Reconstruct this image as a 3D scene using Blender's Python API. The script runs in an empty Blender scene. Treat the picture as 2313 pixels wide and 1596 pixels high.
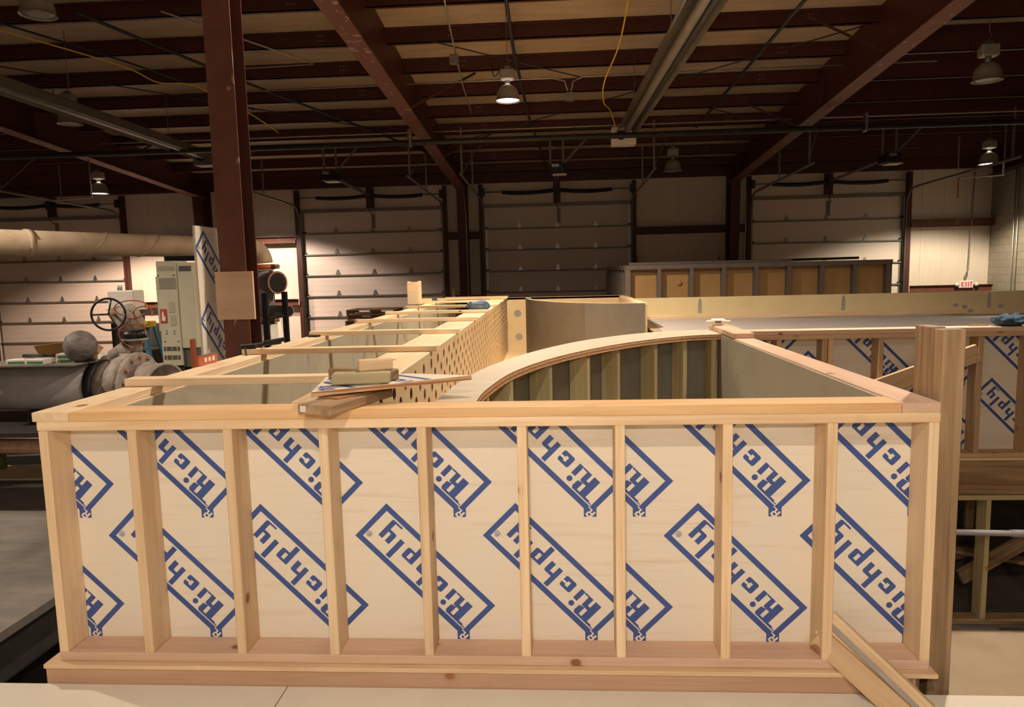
import bpy, bmesh, math, random
from mathutils import Vector, Matrix
random.seed(7)
S = bpy.context.scene
COL = S.collection
PI = math.pi

# ---------------------------------------------------------------- camera
cam_d = bpy.data.cameras.new('camera'); cam = bpy.data.objects.new('camera', cam_d); COL.objects.link(cam)
S.camera = cam
cam_d.sensor_fit = 'HORIZONTAL'; cam_d.sensor_width = 36.0; cam_d.lens = 36.0 * 1622.7 / 2313.0
cam_d.clip_start = 0.05; cam_d.clip_end = 200
_p, _y, _r = 0.1136, -0.0629, -0.0234
_f = Vector((math.sin(_y) * math.cos(_p), math.cos(_y) * math.cos(_p), -math.sin(_p)))
_ri = Vector((math.cos(_y), -math.sin(_y), 0)); _u = _ri.cross(_f)
_R = _ri * math.cos(_r) + _u * math.sin(_r); _U = -_ri * math.sin(_r) + _u * math.cos(_r)
cam.matrix_world = Matrix(((_R.x, _U.x, -_f.x, 2.1064), (_R.y, _U.y, -_f.y, -2.736), (_R.z, _U.z, -_f.z, 1.5826), (0, 0, 0, 1)))

# ---------------------------------------------------------------- world, view, light
w = bpy.data.worlds.new('world'); S.world = w; w.use_nodes = True
w.node_tree.nodes['Background'].inputs[0].default_value = (1.0, 0.80, 0.60, 1)
w.node_tree.nodes['Background'].inputs[1].default_value = 0.02
S.view_settings.view_transform = 'Standard'; S.view_settings.look = 'None'
S.view_settings.exposure = 0.0; S.view_settings.gamma = 1.0; S.view_settings.use_curve_mapping = False
WARM = (1.0, 0.83, 0.67)

# the photographer's flash, on the camera's hot shoe
fl_d = bpy.data.lights.new('camera_flash', 'POINT'); fl_d.energy = 112; fl_d.color = (1.0, 0.88, 0.76); fl_d.shadow_soft_size = 0.03
fl_o = bpy.data.objects.new('camera_flash', fl_d); COL.objects.link(fl_o); fl_o.location = (2.1, -2.75, 1.90)

# ---------------------------------------------------------------- helpers
def tag(o, label=None, cat=None, group=None, kind=None):
    if label: o['label'] = label
    if cat: o['category'] = cat
    if group: o['group'] = group
    if kind: o['kind'] = kind
    return o

def empty(name, loc, label=None, cat=None, group=None, kind=None, rz=0):
    o = bpy.data.objects.new(name, None); COL.objects.link(o)
    o.location = loc; o.rotation_euler = (0, 0, rz); o.empty_display_size = 0.1
    return tag(o, label, cat, group, kind)

def link(name, bm, mat, parent=None, loc=(0, 0, 0), rot=None, smooth=False):
    me = bpy.data.meshes.new(name); bm.to_mesh(me); bm.free()
    for m in (mat if isinstance(mat, (list, tuple)) else [mat]): me.materials.append(m)
    if smooth:
        for p in me.polygons: p.use_smooth = True
    o = bpy.data.objects.new(name, me); COL.objects.link(o)
    o.location = loc
    if rot is not None:
        o.rotation_mode = 'QUATERNION'; o.rotation_quaternion = rot
    if parent is not None:
        o.parent = parent; Pw = Matrix.Identity(4); q = parent
        while q is not None: Pw = q.matrix_basis @ Pw; q = q.parent
        Wm = Matrix.Translation(Vector(loc)) @ (rot.to_matrix().to_4x4() if rot is not None else Matrix.Identity(4))
        Lm = Pw.inverted() @ Wm
        o.rotation_mode = 'QUATERNION'; o.location = Lm.to_translation(); o.rotation_quaternion = Lm.to_quaternion()
    return o

def add_box(bm, a, b, bevel=0.0):
    x0, y0, z0 = [min(a[i], b[i]) for i in range(3)]; x1, y1, z1 = [max(a[i], b[i]) for i in range(3)]
    r = bmesh.ops.create_cube(bm, size=1)
    for v in r['verts']:
        v.co = Vector(((x0 + x1) / 2 + v.co.x * (x1 - x0), (y0 + y1) / 2 + v.co.y * (y1 - y0), (z0 + z1) / 2 + v.co.z * (z1 - z0)))
    if bevel:
        es = list({e for v in r['verts'] for e in v.link_edges})
        bmesh.ops.bevel(bm, geom=es, offset=bevel, segments=1, affect='EDGES')
    return r

def box(name, a, b, mat, parent=None, bevel=0.0):
    """box given by two world corners; the mesh is centred on the object's origin"""
    c = [(a[i] + b[i]) / 2 for i in range(3)]
    h = [abs(a[i] - b[i]) / 2 for i in range(3)]
    bm = bmesh.new(); add_box(bm, [-h[0], -h[1], -h[2]], h, bevel)
    return link(name, bm, mat, parent, c)

def board(name, p0, p1, w, t, mat, parent=None, side=(0, 0, 1), bevel=0.003, shift=True):
    """timber from p0 to p1 along local X; w along the direction nearest `side`, t across"""
    p0 = Vector(p0); p1 = Vector(p1); x = (p1 - p0); L = x.length; x.normalize()
    s = Vector(side); s = (s - x * s.dot(x)).normalized(); n = x.cross(s)
    bm = bmesh.new(); add_box(bm, (-L / 2, -w / 2, -t / 2), (L / 2, w / 2, t / 2), bevel)
    M = Matrix((x, s, n)).transposed()
    o = link(name, bm, mat, parent, (p0 + p1) / 2, M.to_quaternion())
    return o

def tube_mesh(bm, pts, r, n=10, caps=True, radii=None):
    pts = [Vector(p) for p in pts]; rings = []
    up = None
    for i, p in enumerate(pts):
        d = (pts[min(i + 1, len(pts) - 1)] - pts[max(i - 1, 0)]).normalized()
        if up is None:
            up = Vector((0, 0, 1)) if abs(d.z) < 0.9 else Vector((1, 0, 0))
        a = (up - d * up.dot(d)).normalized(); up = a; b = d.cross(a)
        rr = radii[i] if radii else r
        rings.append([bm.verts.new(p + (a * math.cos(2 * PI * k / n) + b * math.sin(2 * PI * k / n)) * rr) for k in range(n)])
    for i in range(len(rings) - 1):
        for k in range(n):
            f = bm.faces.new((rings[i][k], rings[i][(k + 1) % n], rings[i + 1][(k + 1) % n], rings[i + 1][k])); f.smooth = True
    if caps:
        bm.faces.new(rings[0][::-1]); bm.faces.new(rings[-1])
    bmesh.ops.recalc_face_normals(bm, faces=bm.faces)

def tube(name, pts, r, mat, parent=None, n=10, radii=None, caps=True):
    bm = bmesh.new(); c = Vector(pts[0])
    tube_mesh(bm, [Vector(p) - c for p in pts], r, n, caps, radii)
    return link(name, bm, mat, parent, c)

def lathe(name, prof, mat, loc, parent=None, n=28, axis='Z', rot=None, smooth=True):
    bm = bmesh.new(); rings = []
    for (r, z) in prof:
        if r < 1e-6: rings.append([bm.verts.new((0, 0, z))])
        else: rings.append([bm.verts.new((r * math.cos(2 * PI * k / n), r * math.sin(2 * PI * k / n), z)) for k in range(n)])
    for i in range(len(rings) - 1):
        A, B = rings[i], rings[i + 1]
        for k in range(n):
            k2 = (k + 1) % n
            if len(A) == 1 and len(B) == 1: continue
            if len(A) == 1: bm.faces.new((A[0], B[k], B[k2]))
            elif len(B) == 1: bm.faces.new((A[k], A[k2], B[0]))
            else: bm.faces.new((A[k], A[k2], B[k2], B[k]))
    bmesh.ops.recalc_face_normals(bm, faces=bm.faces)
    if rot is None and axis != 'Z':
        rot = Vector((0, 0, 1)).rotation_difference(Vector(axis))
    o = link(name, bm, mat, parent, loc, rot, smooth)
    return o

def smooth_line(pts, k=6):
    out = []; n = len(pts)
    P = [Vector(p) for p in pts]
    for i in range(n - 1):
        p0 = P[max(i - 1, 0)]; p1 = P[i]; p2 = P[i + 1]; p3 = P[min(i + 2, n - 1)]
        for j in range(k):
            t = j / k
            out.append(0.5 * ((2 * p1) + (p2 - p0) * t + (2 * p0 - 5 * p1 + 4 * p2 - p3) * t * t + (3 * p1 - p0 - 3 * p2 + p3) * t ** 3))
    out.append(P[-1]); return out

def copy_tree(o, parent=None):
    c = o.copy(); COL.objects.link(c)
    if parent is not None: c.parent = parent
    for ch in list(o.children): copy_tree(ch, c)
    return c

# ---------------------------------------------------------------- materials
class NT:
    def __init__(s, name, rough=0.6, metal=0.0, spec=0.3):
        s.m = bpy.data.materials.new(name); s.m.use_nodes = True
        s.t = s.m.node_tree; s.b = s.t.nodes['Principled BSDF']
        s.b.inputs['Roughness'].default_value = rough; s.b.inputs['Metallic'].default_value = metal
        s.b.inputs['Specular IOR Level'].default_value = spec
    def n(s, typ, **kw):
        x = s.t.nodes.new(typ)
        for k, v in kw.items(): setattr(x, k, v)
        return x
    def l(s, a, b): s.t.links.new(a, b)
    def coords(s, scale=(1, 1, 1), rnd=True, generated=False):
        tc = s.n('ShaderNodeTexCoord'); mp = s.n('ShaderNodeMapping'); mp.inputs['Scale'].default_value = scale
        s.l(tc.outputs['Object'], mp.inputs['Vector'])
        if rnd:
            oi = s.n('ShaderNodeObjectInfo'); ml = s.n('ShaderNodeMath', operation='MULTIPLY'); ml.inputs[1].default_value = 37.0
            s.l(oi.outputs['Random'], ml.inputs[0]); s.l(ml.outputs[0], mp.inputs['Location'])
        return mp.outputs['Vector']
    def noise(s, vec, scale=5, detail=3, rough=0.5, dist=0.0):
        x = s.n('ShaderNodeTexNoise'); x.inputs['Scale'].default_value = scale; x.inputs['Detail'].default_value = detail
        x.inputs['Roughness'].default_value = rough; x.inputs['Distortion'].default_value = dist
        s.l(vec, x.inputs['Vector']); return x.outputs['Fac']
    def ramp(s, fac, stops):
        r = s.n('ShaderNodeValToRGB'); e = r.color_ramp.elements
        while len(e) < len(stops): e.new(0.5)
        for el, (p, c) in zip(e, stops): el.position = p; el.color = (*c, 1) if len(c) == 3 else c
        s.l(fac, r.inputs[0]); return r.outputs[0]
    def mix(s, fac, a, b, mode='MIX'):
        x = s.n('ShaderNodeMix', data_type='RGBA', blend_type=mode)
        if isinstance(fac, (int, float)): x.inputs[0].default_value = fac
        else: s.l(fac, x.inputs[0])
        for sock, v in ((x.inputs[6], a), (x.inputs[7], b)):
            if isinstance(v, tuple): sock.default_value = (*v, 1)
            else: s.l(v, sock)
        return x.outputs[2]
    def out(s, col, bump=None, bs=0.2, bd=0.005):
        if isinstance(col, tuple): s.b.inputs['Base Color'].default_value = (*col, 1)
        else: s.l(col, s.b.inputs['Base Color'])
        if bump is not None:
            b = s.n('ShaderNodeBump'); b.inputs['Strength'].default_value = bs; b.inputs['Distance'].default_value = bd
            s.l(bump, b.inputs['Height']); s.l(b.outputs[0], s.b.inputs['Normal'])
        return s.m

def sc(c, k): return tuple(min(1, x * k) for x in c)

def wood(name, base, dark, knot=(0.30, 0.13, 0.06), rough=0.62, ks=1.0, streak=0.55):
    """sawn timber, grain along local X"""
    t = NT(name, rough, 0, 0.25)
    v = t.coords((0.55, 9, 9)); g = t.noise(v, 2.2, 4, 0.55, 0.9)
    c1 = t.ramp(g, [(0.30, dark), (0.47, tuple((a + b) / 2 for a, b in zip(base, dark))), (0.66, base)])
    v2 = t.coords((1.0, 60, 60)); f = t.noise(v2, 2.0, 2, 0.5)
    c2 = t.mix(t.ramp(f, [(0.35, (0, 0, 0)), (0.7, (streak, streak, streak))]), c1, sc(base, 1.06))
    v3 = t.coords((0.7, 0.7, 0.7)); b = t.noise(v3, 1.3, 2)
    c3 = t.mix(t.ramp(b, [(0.42, (0, 0, 0)), (0.66, (0.5, 0.5, 0.5))]), c2, sc(dark, 0.95))
    vo = t.n('ShaderNodeTexVoronoi'); vo.inputs['Scale'].default_value = 1.0
    t.l(t.coords((7.0 * ks, 9 * ks, 9 * ks)), vo.inputs['Vector'])
    kf = t.ramp(vo.outputs['Distance'], [(0.12, (1, 1, 1)), (0.18, (0, 0, 0))])
    halo = t.ramp(vo.outputs['Distance'], [(0.12, (.45, .45, .45)), (0.34, (0, 0, 0))])
    sx = t.n('ShaderNodeSeparateColor'); t.l(vo.outputs['Color'], sx.inputs[0])
    sel = t.n('ShaderNodeMath', operation='GREATER_THAN'); sel.inputs[1].default_value = 0.80; t.l(sx.outputs[0], sel.inputs[0])
    k1 = t.n('ShaderNodeMath', operation='MULTIPLY'); t.l(kf, k1.inputs[0]); t.l(sel.outputs[0], k1.inputs[1])
    k2 = t.n('ShaderNodeMath', operation='MULTIPLY'); t.l(halo, k2.inputs[0]); t.l(sel.outputs[0], k2.inputs[1])
    c3b = t.mix(k2.outputs[0], c3, sc(dark, .8))
    c4 = t.mix(k1.outputs[0], c3b, knot)
    oi = t.n('ShaderNodeObjectInfo'); hs = t.n('ShaderNodeHueSaturation'); mr = t.n('ShaderNodeMapRange')
    mr.inputs['To Min'].default_value = 0.9; mr.inputs['To Max'].default_value = 1.08
    t.l(oi.outputs['Random'], mr.inputs['Value']); t.l(mr.outputs[0], hs.inputs['Value']); t.l(c4, hs.inputs['Color'])
    return t.out(hs.outputs[0], g, 0.12)

def sheet(name, base, var, rough=0.5, scale=(1, 1, 1), ns=3, spec=0.3, specks=None, metal=0):
    t = NT(name, rough, metal, spec)
    g = t.noise(t.coords(scale), ns, 5, 0.6, 0.4)
    c = t.ramp(g, [(0.33, var), (0.6, base)])
    if specks:
        vo = t.n('ShaderNodeTexVoronoi'); vo.inputs['Scale'].default_value = 1.0
        t.l(t.coords((2.2, 2.2, 2.2)), vo.inputs['Vector'])
        c = t.mix(t.ramp(vo.outputs['Distance'], [(0.022, (1, 1, 1)), (0.035, (0, 0, 0))]), c, specks)
    return t.out(c, g, 0.04)

def layered(name, a, b, zscale=260):
    t = NT(name, 0.75, 0, 0.1)
    wv = t.n('ShaderNodeTexWave', wave_type='BANDS', bands_direction='Z'); wv.inputs['Scale'].default_value = zscale / 6.28 * 0.33
    wv.inputs['Distortion'].default_value = 0.6; wv.inputs['Detail'].default_value = 1
    t.l(t.coords((1, 1, 1), False), wv.inputs['Vector'])
    c = t.ramp(wv.outputs['Fac'], [(0.25, a), (0.6, b)])
    n = t.noise(t.coords((6, 6, 60)), 3, 3)
    return t.out(t.mix(t.ramp(n, [(0.4, (0, 0, 0)), (0.7, (0.5, 0.5, 0.5))]), c, sc(a, 0.8)), wv.outputs['Fac'], 0.2)

def emis(name, col, s):
    m = bpy.data.materials.new(name); m.use_nodes = True; t = m.node_tree; b = t.nodes['Principled BSDF']
    b.inputs['Base Color'].default_value = (*col, 1); b.inputs['Emission Color'].default_value = (*col, 1); b.inputs['Emission Strength'].default_value = s
    return m

def paint(name, col, var=0.75, rough=0.45, metal=0.0, ns=6, scratch=None, spec=0.4):
    t = NT(name, rough, metal, spec)
    g = t.noise(t.coords((1, 1, 1)), ns, 5, 0.65)
    c = t.ramp(g, [(0.35, sc(col, var)), (0.62, col)])
    if scratch:
        s = t.noise(t.coords((5, 5, 1.6)), 1.6, 3, 0.5, 0.5)
        c = t.mix(t.ramp(s, [(0.63, (0, 0, 0)), (0.66, (0.6, 0.6, 0.6))]), c, scratch)
    return t.out(c, g, 0.05)

M = {}
M['pine'] = wood('pine', (0.82, 0.63, 0.41), (0.62, 0.40, 0.21))
M['pine_pale'] = wood('pine_pale', (0.84, 0.66, 0.44), (0.68, 0.47, 0.27), ks=0.8)
M['pine_top'] = wood('pine_cap', (0.76, 0.51, 0.27), (0.62, 0.35, 0.15))
M['pine_pink'] = wood('pine_pink', (0.72, 0.50, 0.36), (0.60, 0.38, 0.25))
M['pine_dim'] = wood('pine_aged', (0.60, 0.42, 0.24), (0.44, 0.28, 0.15))
M['treated'] = wood('treated', (0.50, 0.44, 0.25), (0.34, 0.27, 0.13), ks=0.9, streak=0.3)
M['treated_dark'] = wood('treated_weathered', (0.46, 0.31, 0.17), (0.19, 0.115, 0.06), ks=1.1, streak=0.2)
M['rim'] = wood('rim_board', (0.50, 0.32, 0.21), (0.42, 0.25, 0.15), ks=0.9)
M['pallet'] = wood('pallet_wood', (0.46, 0.32, 0.20), (0.27, 0.18, 0.11), ks=1.2)
M['plank'] = wood('plank', (0.74, 0.58, 0.38), (0.58, 0.42, 0.25), ks=0.6)

def ply_face():
    t = NT('ply_face', 0.48, 0, 0.3)
    g = t.noise(t.coords((1.2, 1.2, 22)), 1.6, 5, 0.6, 0.5)
    m = t.noise(t.coords((0.8, 0.8, 0.8)), 1.8, 2)
    c = t.ramp(g, [(0.28, (0.66, 0.55, 0.44)), (0.46, (0.77, 0.69, 0.57))])
    c = t.mix(t.ramp(m, [(0.35, (0.75, 0.75, 0.75)), (0.65, (0, 0, 0))]), c, (0.77, 0.70, 0.58))
    vo = t.n('ShaderNodeTexVoronoi'); vo.inputs['Scale'].default_value = 1.0
    t.l(t.coords((2.7, 2.7, 2.7)), vo.inputs['Vector'])
    c = t.mix(t.ramp(vo.outputs['Distance'], [(0.02, (1, 1, 1)), (0.03, (0, 0, 0))]), c, (0.35, 0.28, 0.22))
    return t.out(c)
M['ply_face'] = ply_face()
M['ink'] = paint('blue_ink', (0.050, 0.095, 0.30), 0.92, 0.5)
M['ply_edge'] = layered('ply_edge', (0.38, 0.19, 0.09), (0.66, 0.42, 0.24))
M['tan'] = sheet('tan_overlay_board', (0.70, 0.53, 0.31), (0.66, 0.49, 0.28), 0.55, specks=(0.35, 0.22, 0.12))
M['tan_green'] = sheet('olive_overlay_board', (0.68, 0.56, 0.31), (0.64, 0.52, 0.285), 0.55, specks=(0.3, 0.22, 0.12))
M['sage'] = sheet('sage_board', (0.40, 0.36, 0.265), (0.36, 0.325, 0.235), 0.55, specks=(0.2, 0.17, 0.12))
M['hole'] = paint('hole_edge', (0.42, 0.28, 0.18))
M['mud'] = sheet('joint_compound', (0.36, 0.33, 0.29), (0.30, 0.27, 0.24), 0.8)
M['slate_board'] = sheet('slate_board', (0.21, 0.205, 0.17), (0.17, 0.165, 0.135), 0.6)
M['ring'] = sheet('ring_ply', (0.60, 0.52, 0.39), (0.55, 0.47, 0.35), 0.5, (1, 8, 1), 2)
M['deck'] = sheet('platform_ply', (0.80, 0.75, 0.64), (0.76, 0.70, 0.59), 0.55, specks=(0.45, 0.3, 0.2))
M['deck_low'] = sheet('lower_ply', (0.40, 0.31, 0.21), (0.36, 0.275, 0.18), 0.6, specks=(0.35, 0.25, 0.15))
M['brownsheet'] = sheet('brown_sheet', (0.13, 0.105, 0.075), (0.11, 0.088, 0.062), 0.5)
M['greysheet'] = sheet('grey_gloss_sheet', (0.22, 0.21, 0.19), (0.20, 0.19, 0.17), 0.3, spec=0.9, metal=0.5)
M['white'] = paint('white_liner', (0.90, 0.85, 0.83), 0.97, 0.5)
M['red_steel'] = paint('red_oxide_steel', (0.075, 0.021, 0.013), 0.8, 0.5)  # red oxide steel; doubles as the shaded copy on the near column
M['red_lit'] = paint('red_oxide_lit', (0.15, 0.052, 0.031), 0.8, 0.5, scratch=(0.50, 0.36, 0.28))  # lit copy of the red oxide, light put into its colour, plus paint scuffs
M['dark'] = paint('dark_steel', (0.030, 0.026, 0.024), 0.7, 0.5)
M['black'] = paint('black_paint', (0.015, 0.014, 0.015), 0.8, 0.4)
M['galv'] = paint('galvanised', (0.42, 0.41, 0.39), 0.8, 0.38, 0.8)
M['galv_dull'] = paint('dull_galvanised', (0.22, 0.20, 0.17), 0.8, 0.5, 0.3)
M['conduit'] = paint('conduit', (0.45, 0.42, 0.36), 0.8, 0.4, 0.6)
M['door'] = sheet('door_skin', (0.70, 0.60, 0.52), (0.66, 0.56, 0.48), 0.5, (1, 1, 24), 5)
M['wallpanel'] = sheet('liner_panel', (0.72, 0.62, 0.52), (0.67, 0.57, 0.47), 0.55, (10, 10, 0.4), 3)
M['insul'] = sheet('insulation', (0.42, 0.325, 0.225), (0.36, 0.27, 0.18), 0.6, (0.5, 3, 1), 2)
M['steelframe'] = paint('grey_primer', (0.20, 0.165, 0.15), 0.85, 0.55)
M['ochre'] = sheet('ochre_board', (0.50, 0.31, 0.13), (0.46, 0.28, 0.115), 0.8)
M['concrete'] = sheet('concrete', (0.12, 0.10, 0.085), (0.07, 0.06, 0.05), 0.85, (1, 1, 1), 2)
M['slate'] = sheet('grey_plate', (0.20, 0.18, 0.155), (0.145, 0.13, 0.115), 0.7, (1, 3, 1), 3)
M['pipe_tan'] = sheet('tan_pipe', (0.58, 0.45, 0.31), (0.46, 0.34, 0.22), 0.55, (1, 1, 1), 5)
M['drumgrey'] = sheet('scuffed_grey', (0.20, 0.175, 0.16), (0.10, 0.085, 0.08), 0.6, (1, 1, 3), 14)
M['rust'] = sheet('rusty', (0.36, 0.20, 0.12), (0.26, 0.15, 0.09), 0.8, (1, 1, 1), 12)
M['pipe_grey'] = sheet('blue_grey_pipe', (0.40, 0.37, 0.35), (0.32, 0.29, 0.28), 0.45, (1, 1, 1), 2)
M['castiron'] = sheet('cast_iron', (0.36, 0.31, 0.26), (0.22, 0.18, 0.15), 0.6, (1, 1, 1), 9)
M['cabinet'] = paint('cabinet_grey', (0.50, 0.47, 0.35), 0.93, 0.5)
M['vent'] = paint('vent_dark', (0.11, 0.10, 0.075))
M['offwhite'] = paint('off_white', (0.75, 0.70, 0.62), 0.9, 0.5)
M['red'] = paint('red_label', (0.42, 0.07, 0.04))
M['orange'] = paint('orange_plastic', (0.52, 0.13, 0.05), 0.9)
M['yellow'] = paint('yellow_plastic', (0.70, 0.50, 0.04), 0.9)
M['blue'] = paint('blue_fibreglass', (0.06, 0.25, 0.40), 0.85)
M['green'] = paint('green_plastic', (0.06, 0.22, 0.08), 0.85)
M['carton'] = sheet('carton', (0.42, 0.23, 0.08), (0.36, 0.19, 0.065), 0.8)
M['olive'] = paint('olive_paint', (0.13, 0.13, 0.03))
M['binbrown'] = paint('bin_brown', (0.13, 0.105, 0.085), 0.85)
M['bucket'] = paint('bucket_blue_grey', (0.16, 0.20, 0.26))
M['denim'] = sheet('blue_rag', (0.14, 0.20, 0.28), (0.07, 0.10, 0.16), 0.9, (1, 1, 1), 30)
M['navy'] = sheet('navy_rag', (0.05, 0.09, 0.13), (0.025, 0.05, 0.08), 0.9, (1, 1, 1), 30)
M['blackrub'] = paint('spring_black', (0.012, 0.012, 0.014), 0.8, 0.6)
M['pvcgrey'] = paint('grey_pvc', (0.30, 0.29, 0.30), 0.9, 0.4)
M['shade'] = paint('lamp_shade_grey', (0.42, 0.38, 0.32), 0.9, 0.35, 0.4)
M['refl'] = paint('lamp_reflector', (0.22, 0.21, 0.19), 0.9, 0.3, 0.3)
M['bulb'] = emis('lit_lamp', (1.0, 0.90, 0.82), 14)
M['exitface'] = emis('exit_face', (0.62, 0.56, 0.52), 0.25)
M['exitred'] = emis('exit_red', (0.5, 0.02, 0.01), 0.4)

def block_wall():
    t = NT('concrete_block', 0.8, 0, 0.2)
    tc = t.n('ShaderNodeTexCoord'); sp = t.n('ShaderNodeSeparateXYZ'); cb = t.n('ShaderNodeCombineXYZ')
    t.l(tc.outputs['Object'], sp.inputs[0]); t.l(sp.outputs['Y'], cb.inputs['X']); t.l(sp.outputs['Z'], cb.inputs['Y'])
    br = t.n('ShaderNodeTexBrick'); br.inputs['Scale'].default_value = 1.0; br.inputs['Brick Width'].default_value = 0.4
    br.inputs['Row Height'].default_value = 0.2; br.inputs['Mortar Size'].default_value = 0.006
    br.inputs['Color1'].default_value = (0.34, 0.30, 0.235, 1); br.inputs['Color2'].default_value = (0.31, 0.275, 0.215, 1); br.inputs['Mortar'].default_value = (0.20, 0.17, 0.13, 1)
    t.l(cb.outputs[0], br.inputs['Vector'])
    return t.out(br.outputs['Color'], br.outputs['Fac'], 0.3, 0.004)
M['block'] = block_wall()

# ---------------------------------------------------------------- printed lettering
T_ = 0.023
def oct_(u0, v0, u1, v1, cut=(), r=0.007):
    """rectangle in logo space with chosen corners cut; corners numbered 0..3 from (u0,v0) counter-clockwise"""
    P = [(u0, v0), (u1, v0), (u1, v1), (u0, v1)]
    if not cut: return P
    out = []
    for i in range(4):
        x, y = P[i]
        if i in cut:
            px, py = P[i - 1]; nx, ny = P[(i + 1) % 4]
            def tow(ax, ay, bx, by, d):
                L = math.hypot(bx - ax, by - ay); return (ax + (bx - ax) * d / L, ay + (by - ay) * d / L)
            a = tow(x, y, px, py, r); b = tow(x, y, nx, ny, r)
            m = ((a[0] + b[0]) / 2 * 0.7 + x * 0.3, (a[1] + b[1]) / 2 * 0.7 + y * 0.3)
            out += [a, m, b]
        else: out.append((x, y))
    return out

def disc(u, v, r, n=14): return [(u + r * math.cos(2 * PI * k / n), v + r * math.sin(2 * PI * k / n)) for k in range(n)]
LOGO = []
def _add(*a, **k): LOGO.append(oct_(*a, **k))
LW, LH = 0.630, 0.196
_add(0, 0, LW, T_); _add(0, LH - T_, LW, LH); _add(0, T_, T_, LH - T_); _add(LW - T_, T_, LW, LH - T_)
# R
_add(.064, .071, .096, .158); _add(.040, .158, .131, .168); _add(.026, .1635, .040, .168)
LOGO.append([(.112, .122), (.136, .128), (.138, .158), (.131, .168), (.112, .158)])
_add(.096, .106, .131, .122, cut=(2,), r=.005); _add(.109, .078, .131, .106); _add(.109, .071, .154, .078); 
# i
_add(.156, .071, .178, .124); LOGO.append(disc(.166, .146, .0125))
# c
_add(.203, .071, .226, .123, cut=(0, 3)); _add(.226, .071, .240, .086); _add(.226, .110, .240, .123); _add(.240, .071, .261, .094, cut=(1,)); _add(.240, .104, .261, .123, cut=(2,))
# h
_add(.286, .071, .308, .167); _add(.308, .108, .327, .123); _add(.327, .071, .350, .123, cut=(2,))
# p
_add(.373, .030, .396, .123); _add(.396, .071, .412, .083); _add(.396, .112, .412, .123); _add(.412, .071, .434, .123, cut=(1, 2))
# l
_add(.459, .071, .482, .167)
# y
_add(.503, .071, .526, .124, cut=(0,)); _add(.526, .071, .541, .084); _add(.541, .030, .563, .124, cut=(1,)); _add(.507, .030, .541, .038)
# registered mark
for k in range(16):
    a0, a1 = 2 * PI * k / 16, 2 * PI * (k + 1) / 16
    LOGO.append([(.592 + .0125 * math.cos(a0), .148 + .0125 * math.sin(a0)), (.592 + .0125 * math.cos(a1), .148 + .0125 * math.sin(a1)),
                 (.592 + .0105 * math.cos(a1), .148 + .0105 * math.sin(a1)), (.592 + .0105 * math.cos(a0), .148 + .0105 * math.sin(a0))])
_add(.586, .141, .5885, .155); _add(.5885, .1525, .596, .155); _add(.596, .148, .598, .1535); _add(.5885, .146, .596, .148)
LOGO.append([(.592, .146), (.595, .146), (.599, .141), (.596, .141)])
# little tag letter, drawn in the panel's own colour over the blue square
LIGHT = []
def _la(*a): LIGHT.append(oct_(*a))
_la(-.012, .175, -.004, .211); _la(-.004, .203, .008, .211); _la(.008, .192, .015, .209); _la(-.004, .188, .010, .194)
_la(.004, .175, .011, .188); _la(.011, .175, .026, .1795); _la(-.030, .2065, -.012, .211); _la(.024, .1680, .120, .1715)

def clip(poly, axis, lim, keep_less):
    out = []
    for i in range(len(poly)):
        a, b = poly[i], poly[(i + 1) % len(poly)]
        ia = (a[axis] <= lim) if keep_less else (a[axis] >= lim)
        ib = (b[axis] <= lim) if keep_less else (b[axis] >= lim)
        if ia: out.append(a)
        if ia != ib:
            t = (lim - a[axis]) / (b[axis] - a[axis]); out.append((a[0] + (b[0] - a[0]) * t, a[1] + (b[1] - a[1]) * t))
    return out

def clip_half(poly, a, b):
    def sd(p): return (b[0] - a[0]) * (p[1] - a[1]) - (b[1] - a[1]) * (p[0] - a[0])
    out = []
    for i in range(len(poly)):
        p, q = poly[i], poly[(i + 1) % len(poly)]; sp_, sq_ = sd(p), sd(q)
        if sp_ >= 0: out.append(p)
        if (sp_ >= 0) != (sq_ >= 0):
            t = sp_ / (sp_ - sq_); out.append((p[0] + (q[0] - p[0]) * t, p[1] + (q[1] - p[1]) * t))
    return out

def print_logos(parent, corners, rect, to3d, name='printed_lettering', convex=None):
    """corners: list of (x,z) of each logo's right corner on the sheet; rect: sheet limits; to3d(s,z,off) -> world"""
    bm = bmesh.new()
    def put(poly, off, mi):
        for ax, lim, less in ((0, rect[0], False), (0, rect[2], True), (1, rect[1], False), (1, rect[3], True)):
            poly = clip(poly, ax, lim, less)
            if len(poly) < 3: return
        if convex:
            for i in range(len(convex)):
                poly = clip_half(poly, convex[i], convex[(i + 1) % len(convex)])
                if len(poly) < 3: return
        vs = [bm.verts.new(to3d(p[0], p[1], off)) for p in poly]
        f = bm.faces.new(vs); f.material_index = mi
    q = math.sqrt(0.5)
    for cx, cz in corners:
        def W(u, v): return (cx - q * u - q * v, cz + q * u - q * v)
        for i_, P in enumerate(LOGO): put([W(*p) for p in P], 0.0006 + i_ * 8e-6, 0)
        tx, tz = W(.0105, .2215)
        put([(tx, tz), (tx + .052, tz), (tx + .052, tz + .042), (tx, tz + .042)], 0.0011, 0)
        for i_, P in enumerate(LIGHT): put([W(*p) for p in P], 0.0013 + i_ * 8e-6, 1)
    return link(name, bm, [M['ink'], M['ply_face']], parent)

# ================================================================ BUILDING
FLOOR = -1.42; FAR = 18.22; XL, XR, YN = -17.0, 14.15, -16.0
def roof(y): return 4.267 + 0.0984 * (FAR - y)        # underside of purlins
def flange(y): return 3.88 + 0.071 * (17.9 - y)        # underside of rafters
RIDGE = -6.0
def roof_(y): return roof(y) if y >= RIDGE else roof(RIDGE) - 0.0984 * (RIDGE - y)

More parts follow.
